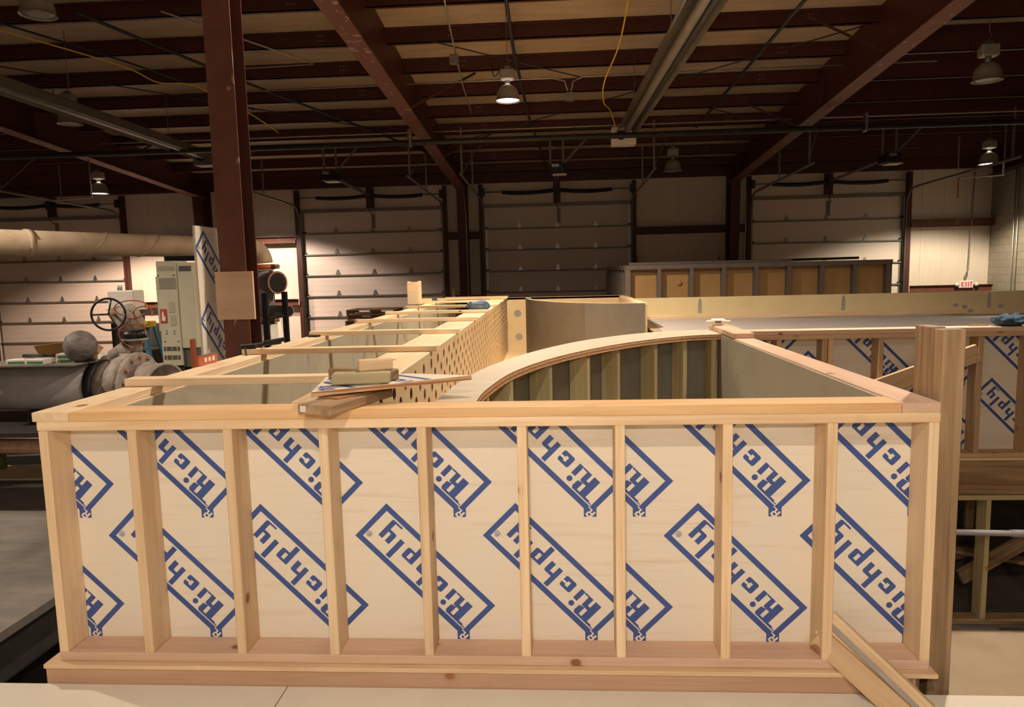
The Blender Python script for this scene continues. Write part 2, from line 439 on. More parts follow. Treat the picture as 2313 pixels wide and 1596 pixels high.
tag(box('floor', (XL, YN, FLOOR - 0.2), (XR, FAR, FLOOR), M['concrete']), kind='structure')
bm = bmesh.new()
T = 0.225
ys = [FAR + .1, RIDGE, YN]
DEEP = 0.40
for xa, xb, T_r in ((XL, -8.1, DEEP), (-8.1, 7.05, T), (7.05, XR, DEEP)):
    for i in range(2):
        y0, y1 = ys[i], ys[i + 1]
        a = [bm.verts.new(p) for p in ((xa, y0, roof_(y0) + T_r), (xb, y0, roof_(y0) + T_r), (xb, y1, roof_(y1) + T_r), (xa, y1, roof_(y1) + T_r))]
        b = [bm.verts.new(v.co + Vector((0, 0, 0.1 + DEEP - T_r))) for v in a]
        bm.faces.new(a); bm.faces.new(b[::-1])
        for k in range(4): bm.faces.new((a[k], a[(k + 1) % 4], b[(k + 1) % 4], b[k]))
# rolled seams of the blanket hanging a little between purlins
for k in range(-9, 8):
    x = k * 1.83 + 0.4
    if -8 < x < 7:
        y0, y1 = FAR, RIDGE
        z0, z1 = roof_(y0) + T - .006, roof_(y1) + T - .006
        vs = [bm.verts.new(p) for p in ((x - .012, y0, z0), (x + .012, y0, z0), (x + .012, y1, z1), (x - .012, y1, z1))]
        bm.faces.new(vs)
tag(link('ceiling', bm, M['insul']), kind='structure')
DOORS = [(-14.93, -10.74), (-5.305, -1.135), (0.08, 4.27), (7.63, 11.81)]
bm = bmesh.new()
xs = [XL]
for a, b in DOORS: xs += [a, b]
xs.append(XR)
for i in range(0, len(xs), 2): add_box(bm, (xs[i], FAR, FLOOR), (xs[i + 1], FAR + .15, 4.7))
for a, b in DOORS: add_box(bm, (a, FAR, 3.45), (b, FAR + .15, 4.7))
tag(link('wall_far', bm, M['wallpanel']), kind='structure')
tag(box('wall_right', (XR, YN, FLOOR), (XR + .2, FAR + .15, 7), M['block']), kind='structure')
tag(box('wall_left', (XL - .15, YN, FLOOR), (XL, FAR + .15, 7), M['wallpanel']), kind='structure')
tag(box('wall_near', (XL, YN - .15, FLOOR), (XR, YN, 6), M['wallpanel']), kind='structure')

# liner seams on the far wall
bm = bmesh.new()
for x in (-9.9, -9.4, -7.4, -6.3, 5.6, 6.6, -0.75, -0.2, 12.3, 12.9, 13.6, 5.1):
    add_box(bm, (x - .008, FAR - .012, FLOOR), (x + .008, FAR, 4.2))
tag(link('trim_1', bm, M['wallpanel']), kind='structure')

# purlins
ordw = ['nearest the overhead doors', 'second from the overhead doors', 'third from the overhead doors', 'fourth from the overhead doors',
        'fifth from the overhead doors', 'sixth from the overhead doors', 'seventh from the overhead doors', 'eighth from the overhead doors',
        'ninth from the overhead doors', 'tenth from the overhead doors', 'eleventh from the overhead doors', 'twelfth from the overhead doors']
for i in range(12):
    y = 8.93 + 1.239 * (7 - i)
    if y > 17.9: y = 17.75
    zb = roof(y); t = T - .005
    bm = bmesh.new()
    hl = (XR - XL) / 2; xm = (XL + XR) / 2
    add_box(bm, (-hl, -.012, 0), (hl, .075, .012))
    for xa, xb, tq in ((XL, -8.1, DEEP - .005), (-8.1, 7.05, t), (7.05, XR, DEEP - .005)):
        add_box(bm, (xa - xm, -.012, 0), (xb - xm, .012, tq)); add_box(bm, (xa - xm, -.075, tq - .012), (xb - xm, .012, tq))
    for xr in (-8.1, -0.5, 7.05):
        for sx in (-1.05, 1.05):
            for dx in (-.05, 0, .05):
                for dz in (.09, .17):
                    q_ = xr + sx + dx - (XL + XR) / 2
                    n0 = len(bm.faces); add_box(bm, (q_ - .008, -.02, dz - .008), (q_ + .008, -.0115, dz + .008))
                    bm.faces.ensure_lookup_table()
                    for f in bm.faces[n0:]: f.material_index = 1
    o = link('roof_purlin', bm, [M['red_steel'], M['galv']], None, ((XL + XR) / 2, y, zb))
    tag(o, 'dark red steel roof purlin across the hall, ' + ordw[i], 'beam', 'purlins under the insulated roof')
# eave strut
o = box('eave_strut', (XL, FAR - .22, 4.10), (XR, FAR - .03, 4.50), M['red_steel'])
tag(o, 'deep dark red eave beam along the top of the far wall', 'beam')

# rafters and wall columns
nm = {-15.7: 'beyond the left edge', -8.1: 'left of the big near column', -0.5: 'between the left and middle overhead doors', 7.05: 'between the middle and right overhead doors', 13.98: 'against the block wall'}
for xr in (-8.1, -0.5, 7.05, 13.98):
    t = empty('rafter', (xr, 17.9, 3.9), 'tapered dark red steel rafter ' + nm[xr], 'rafter', 'tapered roof rafters')
    Y0, Y1 = 17.9, -2.0
    bm = bmesh.new(); N = 2
    pr = [(Y0, flange(Y0) + .02), (Y1, flange(Y1) + .02), (Y1, roof(Y1) + T), (Y0 + .2, roof(Y0) + T), ]
    A = [bm.verts.new((xr - .006, y, z)) for y, z in pr]; B = [bm.verts.new((xr + .006, y, z)) for y, z in pr]
    bm.faces.new(A); bm.faces.new(B[::-1])
    for k in range(4): bm.faces.new((A[k], A[(k + 1) % 4], B[(k + 1) % 4], B[k]))
    link('web', bm, M['red_steel'], t)
    wd = .135
    bm = bmesh.new()
    A = [bm.verts.new(p) for p in ((xr - wd, Y0, flange(Y0)), (xr + wd, Y0, flange(Y0)), (xr + wd, Y1, flange(Y1)), (xr - wd, Y1, flange(Y1)))]
    B = [bm.verts.new(v.co + Vector((0, 0, .016))) for v in A]
    bm.faces.new(A[::-1]); bm.faces.new(B)
    for k in range(4): bm.faces.new((A[k], A[(k + 1) % 4], B[(k + 1) % 4], B[k]))
    link('bottom_flange', bm, M['red_lit'] if xr != 13.98 else M['red_steel'], t)
    # stiffener plates
    for y in (17.2, 11.1):
        box('stiffener', (xr - .12, y - .006, flange(y) + .02), (xr + .12, y + .006, roof(y)), M['red_steel'], t)
    if xr > 13: continue
    c = empty('wall_column', (xr, 17.9, FLOOR), 'dark red steel wall column ' + nm[xr], 'column', 'columns at the far wall')
    bm = bmesh.new()   # tapered inner flange
    w0, w1 = .16, .44
    for (ya, yb, za, zb) in ():
        pass
    def quadbox(bm, P, d):
        A = [bm.verts.new(p) for p in P]; B = [bm.verts.new(Vector(p) + Vector(d)) for p in P]
        bm.faces.new(A); bm.faces.new(B[::-1])
        for k in range(4): bm.faces.new((A[k], A[(k + 1) % 4], B[(k + 1) % 4], B[k]))
    zt = 3.95
    quadbox(bm, [(xr - .125, 18.0 - w0, FLOOR), (xr + .125, 18.0 - w0, FLOOR), (xr + .125, 18.0 - w1, zt), (xr - .125, 18.0 - w1, zt)], (0, .014, 0))
    bmesh.ops.recalc_face_normals(bm, faces=bm.faces)
    link('inner_flange', bm, M['red_steel'], c)
    bm = bmesh.new()
    quadbox(bm, [(xr - .005, 18.18, FLOOR), (xr - .005, 18.0 - w0, FLOOR), (xr - .005, 18.0 - w1, zt), (xr - .005, 18.18, zt + .3)], (.01, 0, 0))
    link('web', bm, M['red_steel'], c)
    box('outer_flange', (xr - .125, 18.17, FLOOR), (xr + .125, 18.2, 4.1), M['red_steel'], c)

# girts
gl = [(-10.6, -8.2, 'left of the wall column'), (-8.0, -5.45, 'behind the near column'), (-1.0, -.62, 'left of the middle wall column'), (-.38, -.05, 'right of the middle wall column'),
      (4.4, 6.93, 'right of the middle overhead door'), (7.17, 7.5, 'left of the right overhead door'), (11.95, XR, 'right of the right overhead door')]
for a, b, s in gl:
    for z, h, lv in ((2.64, .2, 'upper'), (.83, .2, 'lower')):
        if z < 1 and (b < 4 and a > -2): pass
        bm = bmesh.new(); L = b - a
        add_box(bm, (0, 0, -h / 2), (L, .012, h / 2)); add_box(bm, (0, -.07, h / 2 - .012), (L, .012, h / 2)); add_box(bm, (0, 0, -h / 2), (L, .2, -h / 2 + .012)); 
        o = link('wall_girt', bm, M['red_steel'] if s not in ('right of the right overhead door', 'behind the near column', 'left of the wall column') else M['red_lit'], None, (a, FAR - .21, z))  # girts in the bright wall pools take the lit red copy
        tag(o, f'{lv} red steel wall girt {s}', 'beam', 'girts on the far wall')

# overhead doors ------------------------------------------------------------
def hinge_bm():
    bm = bmesh.new()
    P = [(-.06, 0, 0), (.06, 0, 0), (.018, 0, .13), (-.018, 0, .13)]
    A = [bm.verts.new(p) for p in P]; B = [bm.verts.new((x, -.02, z)) for x, y, z in P]
    bm.faces.new(A); bm.faces.new(B[::-1])
    for k in range(4): bm.faces.new((A[k], A[(k + 1) % 4], B[(k + 1) % 4], B[k]))
    add_box(bm, (-.06, -.035, -.02), (.06, 0, .015)); add_box(bm, (-.02, -.05, -.05), (.02, 0, -.02))
    bmesh.ops.recalc_face_normals(bm, faces=bm.faces); return bm
hinge_me = None
for di, (x0, x1) in enumerate(DOORS):
    root = empty(f'door_{di+1}', (x0, FAR, FLOOR), kind='structure')
    W = x1 - x0; yf = FAR + .03
    tops = [3.43] + [2.815 - .61 * k for k in range(7)]
    for k in range(8):
        zt = tops[k]; zb = tops[k + 1] if k < 7 else FLOOR
        bm = bmesh.new()
        add_box(bm, (x0 + .005, yf, zb + .006), (x1 - .005, yf + .05, zt - .006), .006)
        for q in range(1, 4):
            z = zb + (zt - zb) * q / 4
            add_box(bm, (x0 + .05, yf - .003, z - .003), (x1 - .05, yf, z + .003))
        link('section', bm, M['door'], root)
        if k < 7:
            st = box('strut', (x0 + .02, yf - .05, zb - .028), (x1 - .02, yf, zb + .012), M['galv_dull'], root, .004)
            if zb > 0.3:
                for fx in (.24, .5, .76):
                    if hinge_me is None:
                        h = link('hinge', hinge_bm(), M['galv'], st, (x0 + W * fx, yf, zb + .03)); hinge_me = h.data
                    else:
                        h = bpy.data.objects.new('hinge', hinge_me); COL.objects.link(h); h.parent = st
                        h.location = Vector((x0 + W * fx, yf, zb + .03)) - Vector(st.location) - Vector(root.location)
                for ex in (x0 + .05, x1 - .05):
                    box('roller', (ex - .05, yf - .05, zb + .02), (ex + .05, yf, zb + .06), M['dark'], st)
    # end stiles lighter galvanised
    for ex, s in ((x0 + .005, 1), (x1 - .005, -1)):
        box('end_stile', (ex, yf - .008, FLOOR), (ex + s * .07, yf - .001, 3.4), M['galv'], root)
    box('top_seal', (x0 - .02, FAR - .06, 3.41), (x1 + .02, FAR - .005, 3.50), M['galv_dull'], root, .004)
    # jambs with tracks
    for ex, s in ((x0, -1), (x1, 1)):
        box('jamb', (ex + s * .03, FAR - .16, FLOOR), (ex + s * .14, FAR - .004, 4.06), M['red_steel'], root)
        px = ex + s * .02
        pts = [(px, FAR - .12, FLOOR), (px, FAR - .12, 3.15)]
        pts += [(px, FAR - .12 - .45 * (1 - math.cos(a)), 3.15 + .45 * math.sin(a)) for a in (PI / 10, PI / 5, .3 * PI, .4 * PI, .5 * PI)]
        pts += [(px, FAR - 5.0, 3.72)]
        bm = bmesh.new(); cc = Vector(pts[0])
        for i in range(len(pts) - 1):
            pass
        tube_mesh(bm, [Vector(p) - cc for p in pts], .032, 4)
        link('track', bm, M['galv_dull'], root, cc)
        for yy in (13.5, 15.6):
            a = board('track_hanger', (px, yy, 3.72), (px, yy, roof(yy) + .05), .04, .006, M['galv_dull'], root, (1, 0, 0), 0)
        board('hanger_brace', (px, 13.55, 3.78), (px + .45, 14.3, roof(14.3)), .035, .006, M['galv_dull'], root, (1, 0, 0), 0)
    cx = (x0 + x1) / 2
    box('centre_bracket', (cx - .10, FAR - .14, 3.5), (cx + .10, FAR - .01, 4.08), M['red_steel'], root)
    tube('spring_shaft', [(x0 - .05, FAR - .2, 3.83), (x1 + .05, FAR - .2, 3.83)], .016, M['galv_dull'], root, 8)
    box('spring_anchor', (cx - .07, FAR - .26, 3.72), (cx + .07, FAR - .14, 3.94), M['dark'], root)
    for s in (-1, 1):
        pts = [(cx + s * (.1 + 1.45 * i / 40), FAR - .2, 3.835 - .05 * math.sin(PI * i / 40 * .9)) for i in range(41)]
        sp = tube('torsion_spring', pts, .05, M['blackrub'], root, 12, radii=[.055 if i % 2 else .048 for i in range(41)])
        box('cable_drum', (x0 - .06 if s < 0 else x1 - .04, FAR - .28, 3.72), (x0 + .04 if s < 0 else x1 + .06, FAR - .16, 3.94), M['dark'], root)
    arm = tube('lift_arm', [(cx - .02, FAR - .25, 3.6), (cx - .01, FAR - .2, 3.4), (cx + .06, FAR - .1, 3.3)], .012, M['dark'], root, 6)
    box('arm_plate', (cx + .0, yf - .03, 2.93), (cx + .09, yf - .005, 3.33), M['galv_dull'], root)
    # opener with rail
    if di > 0:
        op = empty('door_opener', (cx, 14.6, 3.8), ['', 'black motor opener hung behind the left overhead door', 'black motor opener hung in front of the middle overhead door', 'black motor opener hung in front of the right overhead door'][di], 'opener', 'overhead door openers')
        for dx in (-.035, .035):
            board('rail', (cx + dx, 14.7, 3.95), (cx + dx, FAR - .27, 3.86), .035, .02, M['galv_dull'], op, bevel=0)
        box('motor', (cx - .17, 14.25, 3.82), (cx + .17, 14.7, 4.03), M['black'], op, .02)
        box('control_cover', (cx - .12, 14.22, 3.95), (cx + .05, 14.25, 4.02), M['galv'], op)
        box('light_panel', (cx - .1, 14.3, 3.79), (cx + .22, 14.6, 3.81), M['offwhite'], op)
        for dx in (-.15, .15):
            board('hanger', (cx + dx, 14.5, 4.0), (cx + dx, 14.5, roof(14.5) + .02), .05, .006, M['galv_dull'], op, (1, 0, 0), 0)
        board('cross_strut', (cx - .2, 14.5, roof(14.5) - .01), (cx + .75, 14.5, roof(14.5) - .01), .05, .02, M['galv_dull'], op, bevel=0)
        board('brace', (cx + .15, 14.5, 4.05), (cx + .7, 14.5, roof(14.5) - .02), .05, .006, M['galv_dull'], op, (1, 0, 0), 0)

# high-bay lamps --------------------------------------------------------------
def make_lamp():
    r = empty('high_bay_lamp', (0, 0, 0))
    lathe('shade', [(.075, .26), (.10, .255), (.155, .2), (.19, .12), (.205, 0), (.215, -.004), (.212, .004), (.2, .004), (.185, .115), (.15, .19), (.1, .24)], M['shade'], (0, 0, 0), r, 32)
    lathe('reflector_skirt', [(.217, -.01), (.222, .0), (.205, .012)], M['refl'], (0, 0, 0), r, 32)
    tube('neck', [(0, 0, .25), (0, 0, .36)], .045, M['galv'], r, 12)
    box('ballast_housing', (-.13, -.09, .35), (.13, .09, .53), M['shade'], r, .02)
    box('junction_box', (-.055, -.05, .53), (.055, .05, .58), M['galv'], r, .008)
    h = tube('hook', [(0, 0, .58), (0, 0, .62), (.02, 0, .64), (.03, 0, .67), (.01, 0, .70), (0, 0, .74)], .007, M['galv_dull'], r, 6)
    tube('power_cord', smooth_line([(-.05, 0, .56), (-.12, 0, .52), (-.22, 0, .42), (-.26, 0, .5), (-.27, 0, .62)], 4), .008, M['black'], r, 6)
    lathe('lens', [(0, .012), (.12, .006), (.198, .014), (.198, .018), (0, .018)], M['refl'], (0, 0, 0), r, 32)
    return r
proto = make_lamp()
LAMPS = [((1.44, 8.26, 4.10), 1, 'glowing high-bay lamp hanging centrally under the roof'),
         ((-9.36, 15.1, 3.78), 1, 'glowing high-bay lamp low down at the left, over the tan pipe'),
         ((12.25, 15.1, 3.82), 1, 'glowing high-bay lamp at the right, above the exit sign'),
         ((5.0, 15.4, 3.93), 0, 'unlit high-bay lamp in front of the wall between the middle and right overhead doors'),
         ((8.72, 9.04, 4.3), 0, 'large unlit high-bay lamp at the upper right'),
         ((-6.72, 10.3, 4.45), 0, 'unlit high-bay lamp at the upper left under the heater tube'),
         ((-4.3, 6.3, 4.9), 0, 'unlit high-bay lamp near the top left corner'),
         ((-6.2, 16.1, 3.68), 1, 'glowing high-bay lamp hidden behind the near column'),
         ((1.75, -4.6, 5.05), 1, 'glowing high-bay lamp behind the camera'),
         ((1.9, -12.6, 5.0), 1, 'glowing high-bay lamp far behind the camera'),
         ((1.6, 2.9, 4.95), 1, 'glowing high-bay lamp above the front bay, out of the picture'),
         ((-6.0, -4.6, 5.0), 1, 'glowing high-bay lamp behind the camera on the left'),
         ((5.6, 3.3, 4.9), 1, 'unseen high-bay lamp added to brighten the right stud wall and white sheet'),  # added off the lamp grid to brighten this side
         ((-6.0, 2.4, 4.95), 1, 'glowing high-bay lamp beyond the left edge of the picture')]
POWER = [1450, 2100, 1300, 0, 0, 0, 0, 1200, 700, 1600, 600, 100, 1200, 1500]
TINT = {1: (1.0, 0.74, 0.56), 2: (1.0, 0.86, 0.64), 7: (1.0, 0.80, 0.66), 0: (1.0, 0.80, 0.58)}
CONE = {0: 154, 1: 138, 2: 138, 7: 138, 8: 146, 9: 166, 10: 160, 11: 150, 12: 150, 13: 150}
LENS0 = [c for c in proto.children if c.name.startswith('lens')][0].data
LAMP_OBJS = [proto] + [copy_tree(proto) for _ in LAMPS[1:]]
for i, (loc, lit, lab) in enumerate(LAMPS):
    o = LAMP_OBJS[i]
    if i == 0: o.scale = (.84, .84, .84)
    o.location = loc
    if loc[2] + .74 < roof_(loc[1]):
        ch = tube('hanging_chain', [Vector(loc) + Vector((0, 0, .74)), Vector((loc[0], loc[1], loc[2] + .74 + (roof_(loc[1]) + .2 - loc[2] - .74) * (1.45 if i == 0 else 1)))], .006, M['galv_dull'], None, 5)
        ch.parent = o; ch.location = (0, 0, .74)
    tag(o, lab, 'lamp', 'high-bay lamps under the roof')
    for c in o.children:
        if c.name.startswith('lens') and not lit: c.data = LENS0
    if lit:
        for c in o.children:
            if c.name.startswith('lens'):
                c.data = c.data.copy(); c.data.materials[0] = M['bulb']
        l = bpy.data.lights.new('lamp_light', 'SPOT'); l.energy = POWER[i]; l.color = TINT.get(i, WARM); l.shadow_soft_size = .12
        l.spot_size = math.radians(CONE[i]); l.spot_blend = .3 if i in (1, 2, 7) else .8 if i == 0 else .5
        lo = bpy.data.objects.new('lamp_light', l); COL.objects.link(lo); lo.parent = o; lo.location = (0, 0, -.03)

# tube heaters ---------------------------------------------------------------
def heater(x, ya, yb, za, zb, lab):
    r = empty('tube_heater', (x, yb, zb), lab, 'heater', 'gas tube heaters under the roof')
    n = 8; bm = bmesh.new(); P0 = Vector((x, yb, zb)); P1 = Vector((x, ya, za)); d = (P1 - P0)
    prof = []
    for k in range(n + 1):
        a = PI * (k / n) ; prof.append((.16 * math.cos(a), .10 * math.sin(a)))
    prof = [(.19, -.10)] + prof + [(-.19, -.10)]
    A = [bm.verts.new((p[0], 0, p[1])) for p in prof]; B = [bm.verts.new(Vector((p[0], 0, p[1])) + d) for p in prof]
    for k in range(len(prof) - 1): bm.faces.new((A[k], A[k + 1], B[k + 1], B[k]))
    link('reflector', bm, M['galv_dull'], r, P0)
    tube('burner_tube', [P0 + Vector((.0, -.1, -.05)), P1 + Vector((.0, 0, -.05))], .055, M['galv_dull'], r, 12)
    tube('return_tube', [P0 + Vector((.11, -.6, -.04)), P1 + Vector((.11, 0, -.04))], .04, M['dark'], r, 12)
    box('burner_box', (x - .24, yb - .05, zb - .22), (x + .24, yb + .3, zb + .12), M['offwhite'] if x > 0 else M['galv_dull'], r, .01)
    tube('blower_ring', [(x - .06, yb - .06, zb - .05), (x - .06, yb - .08, zb - .05)], .09, M['black'], r, 16)
    for t in (.15, .45, .8):
        p = P0 + d * t
        tube('chain', [p + Vector((0, 0, .1)), (p.x, p.y, roof_(p.y) + .1)], .006, M['galv_dull'], r, 5)
    return r
heater(3.5, -1.0, 12.0, 3.92, 4.25, 'long dark tube heater hanging above the right part of the frames')
heater(-5.25, 3.0, 12.4, 4.28, 4.18, 'long tube heater hanging at the upper left beside the near column')

# pipes, conduits, rods under the roof ----------------------------------------
def run(name, pts, r, mat, lab, cat, group=None, n=8):
    return tag(tube(name, pts, r, mat, None, n), lab, cat, group)
run('sprinkler_main', [(XL + .2, 11.4, 4.10), (XR - .05, 11.4, 4.10)], .055, M['dark'], 'thick dark pipe running level across the whole hall under the rafters', 'pipe', n=12)
for x, lab in ((-.65, 'left of the centre lamp'), (7.9, 'near the upper right')):
    tag(box('pipe_hanger', (x - .02, 11.33, 4.02), (x + .02, 11.47, 4.35), M['galv']), 'steel hanger strap on the level pipe ' + lab, 'hanger')
g = 'electrical conduits under the roof'
run('conduit', [(-9, 14.0, 4.55), (-.6, 14.0, 4.55), (12, 14.0, 4.55)], .014, M['conduit'], 'thin conduit across the hall, close to the overhead doors', 'conduit', g, 6)
run('conduit', [(-8, 12.9, 4.58), (13, 12.9, 4.58)], .014, M['conduit'], 'thin conduit across the hall behind the level dark pipe', 'conduit', g, 6)
run('conduit', [(-3.6, 10.3, 4.9), (1.0, 10.3, 4.92), (2.1, 10.3, 4.92), (2.32, 10.3, 4.86), (2.38, 10.3, 4.65)], .014, M['conduit'], 'conduit passing behind the centre lamp and bending down at a box', 'conduit', g, 6)
run('conduit', [(2.42, 10.3, 4.65), (2.46, 10.3, 4.85), (2.65, 10.3, 4.93), (8.6, 10.3, 4.95)], .014, M['conduit'], 'conduit running right from the hanging junction box', 'conduit', g, 6)
tag(box('junction_box', (2.33, 10.25, 4.52), (2.47, 10.35, 4.66), M['galv']), 'small grey junction box where the conduits bend down', 'box')
run('conduit', [(.78, 5.5, 5.48), (.62, 8.0, 5.22), (.55, 10.0, 4.83), (.48, 12.0, 4.75)], .014, M['conduit'], 'conduit rising past the left of the centre lamp', 'conduit', g, 6)
tag(box('junction_box', (.49, 8.95, 4.86), (.63, 9.05, 5.0), M['galv']), 'grey junction box just left of the centre lamp', 'box')
run('gas_pipe', [(1.5, 5.5, 5.42), (1.5, 9.0, 5.05), (1.6, 12.5, 4.75), (1.9, 17.0, 4.35)], .028, M['dark'], 'dark gas pipe running lengthwise above the centre lamp', 'pipe', None, 8)
run('gas_pipe', [(-4.4, 7.2, 5.25), (-3.2, 10.0, 4.95), (-.9, 15.2, 4.5), (-.9, 17.2, 4.3)], .026, M['dark'], 'dark diagonal pipe right of the near column', 'pipe', None, 8)
run('gas_pipe', [(5.6, 6.5, 5.25), (5.4, 10.6, 4.9), (5.2, 13.5, 4.6)], .028, M['dark'], 'dark lengthwise pipe right of the dark tube heater', 'pipe', None, 8)
run('conduit', [(-3.3, 7.4, 5.28), (-1.9, 9.4, 5.1), (-1.85, 9.45, 5.08), (-3.7, 9.5, 5.06)], .014, M['conduit'], 'conduit making a hairpin right of the near column', 'conduit', g, 6)
run('conduit', [(-7.5, 6.6, 5.38), (-3.4, 6.6, 5.38), (2.0, 6.6, 5.40)], .016, M['conduit'], 'conduit across the top left under the purlins', 'conduit', g, 6)
g = 'diagonal bracing rods under the roof'
run('bracing_rod', [(-.4, 8.3, 5.2), (6.9, 13.6, 4.62)], .011, M['dark'], 'thin diagonal bracing rod falling right behind the centre lamp', 'rod', g, 6)
run('bracing_rod', [(-.4, 14.2, 4.5), (6.9, 8.6, 5.1)], .011, M['dark'], 'thin diagonal bracing rod rising right behind the dark tube heater', 'rod', g, 6)
run('bracing_rod', [(-7.9, 8.3, 5.2), (-.7, 13.6, 4.6)], .011, M['dark'], 'thin diagonal bracing rod falling right at the left of the hall', 'rod', g, 6)
for (xa, xb, yb_) in ((-.4, .75, 10.4), (-.4, .7, 14.1), (7.0, 5.9, 8.7), (7.0, 6.0, 12.6), (-8.0, -7.0, 13.8)):
    side = 'right' if xa < xb else 'left'
    o = board('flange_brace', (xa, yb_ - .25, flange(yb_) + .05), (xb, yb_, roof(yb_) + .05), .04, .006, M['red_steel'], None, (0, 0, 1), 0)
    tag(o, {(-.4, 10.4): 'red angle brace on the middle rafter, nearer the camera', (-.4, 14.1): 'red angle brace on the middle rafter, nearer the overhead doors', (7.0, 8.7): 'red angle brace on the right rafter, nearer the camera',
            (7.0, 12.6): 'red angle brace on the right rafter, nearer the overhead doors', (-8.0, 13.8): 'red angle brace on the left rafter'}[(xa, yb_)], 'brace', 'rafter flange braces')
run('yellow_cord', smooth_line([(3.15, 7.0, 5.3), (3.12, 8.6, 4.95), (2.95, 9.5, 4.62), (3.0, 10.4, 4.5), (3.2, 11.6, 4.62), (3.32, 11.95, 4.4), (3.34, 12.0, 4.2)], 6), .012, M['yellow'], 'yellow power cord drooping left of the dark tube heater', 'cord')
run('yellow_cord', smooth_line([(-7.1, 5.8, 5.45), (-5.9, 7.3, 5.2), (-4.7, 8.6, 4.95), (-4.4, 9.2, 4.82), (-3.9, 9.4, 4.8), (-3.4, 10.3, 4.55), (-3.1, 11.0, 4.3)], 6), .012, M['yellow'], 'yellow power cord slung across the upper left', 'cord')
run('bundled_cable', smooth_line([(-7.0, 5.8, 5.48), (-4.6, 8.6, 5.0), (-3.3, 10.4, 4.6)], 6), .016, M['black'], 'black cable slung beside the yellow cord at the upper left', 'cable')
tag(box('hanging_ribbon', (11.12, 14.25, 2.98), (11.15, 14.255, 3.42), M['orange']), 'orange ribbon hanging in front of the wall right of the right overhead door', 'ribbon')
run('pull_bar', [(11.14, 14.25, 3.43), (12.1, 14.25, 3.46), (12.1, 14.25, 4.6)], .02, M['galv'], 'bright bent rod holding the orange ribbon', 'rod')
run('pull_bar', [(-9.2, 13.0, 3.4), (-8.2, 13.0, 3.44), (-8.2, 13.0, 4.6)], .02, M['galv'], 'bright bent rod under the left glowing lamp', 'rod')
run('wall_conduit', [(7.35, 17.62, 3.6), (7.35, 17.7, 2.5), (7.3, 17.85, FLOOR)], .014, M['conduit'], 'light conduit down the right wall column', 'conduit', None, 6)
run('wall_conduit', [(-.42, 17.5, 3.9), (-.38, 17.6, 3.2), (-.36, 17.8, FLOOR)], .014, M['conduit'], 'light conduit down the middle wall column', 'conduit', None, 6)
run('wall_conduit', [(13.55, 18.0, 4.0), (13.52, 18.0, 2.2), (13.5, 18.0, 1.35), (13.4, 18.03, 1.08)], .018, M['conduit'], 'conduit dropping down to the exit sign', 'conduit', None, 6)
for k, (y, lab) in enumerate(((17.1, 'double conduit on the block wall, nearer the corner'), (16.95, 'second conduit on the block wall beside the corner pair'), (16.3, 'single conduit on the block wall near the right edge'))):
    run('wall_conduit', [(14.1, y, 4.3), (14.1, y, FLOOR)], .02, M['conduit'], lab, 'conduit', 'conduits on the block wall', 6)
for p, lab in (((4.45, 18.1, 1.95), 'pale capped pipe stub on the wall right of the middle overhead door'), ((6.75, 18.17, 1.9), 'small brass fitting beside the right wall column')):
    tag(tube('pipe_stub', [(p[0], p[1], p[2] - .45), p], .035, M['pipe_tan'], None, 10), lab, 'pipe')

# exit sign
ex = empty('exit_sign', (13.42, 18.0, .8), 'lit exit sign with red letters on the far wall girt', 'sign')
box('sign_housing', (13.25, 17.93, .84), (13.62, 18.0, 1.04), M['exitface'], ex, .012)
bm = bmesh.new()
def letter(bm, rects, x, z, s, y):
    for a, b, c, d in rects: add_box(bm, (x + a * s, y - .004, z + b * s), (x + c * s, y, z + d * s))
zz = .875
letter(bm, [(0, 0, .2, 1), (.2, 0, .6, .17), (.2, .42, .5, .58), (.2, .83, .6, 1)], 13.295, zz, .13, 17.93)
for s in (1, -1):
    P = [(-.03, -.065), (-.012, -.065), (.03, .065), (.012, .065)]
    A = [bm.verts.new((13.42 + s * px_, 17.926, zz + .065 + pz)) for px_, pz in P]; bm.faces.new(A)
letter(bm, [(0, 0, .2, 1)], 13.475, zz, .13, 17.93)
letter(bm, [(.0, .83, .6, 1), (.2, 0, .4, .83)], 13.515, zz, .13, 17.93)
link('exit_letters', bm, M['exitred'], ex)
for s in (-1, 1):
    lathe('lamp_head', [(0, 0), (.05, .01), (.06, .06), (.03, .1), (0, .1)], M['offwhite'], (13.43 + s * .26, 17.96, .93), ex, 14, axis=(0, -1, .2))

# near column with plywood
c = empty('steel_column', (-.285, 2.6, FLOOR), 'tall red oxide steel column with scuffed paint in the left foreground', 'column')
box('front_flange', (-.385, 2.5, FLOOR), (-.185, 2.512, 5.9), M['red_lit'], c)
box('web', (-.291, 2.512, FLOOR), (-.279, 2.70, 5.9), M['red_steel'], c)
box('back_flange', (-.385, 2.70, FLOOR), (-.185, 2.712, 5.9), M['red_steel'], c)  # web and back flange use the darker red, shade put into the colour
o = box('plywood_square', (-.415, 2.475, 1.275), (-.13, 2.498, 1.63), M['pine_pink'])
tag(o, 'bare square plywood patch screwed to the front of the near red column', 'board')
pl = box('plywood_sheet', (-.50, 2.36, FLOOR), (-.482, 3.0, 1.965), M['ply_face'])
tag(pl, 'upright printed plywood sheet standing against the left side of the near red column', 'plywood')
cor = [(.565, 1.495), (.565, .965), (.565, .435)]
print_logos(pl, cor, (0, -.6, .64, 1.96), lambda s, z, off: (-.482 + off, 2.36 + s, z))

# ================================================================ TIMBER FRAMES
H = .984; tt = .0381; D = .1397; ZT = H + 2 * tt; FW = 3.5367
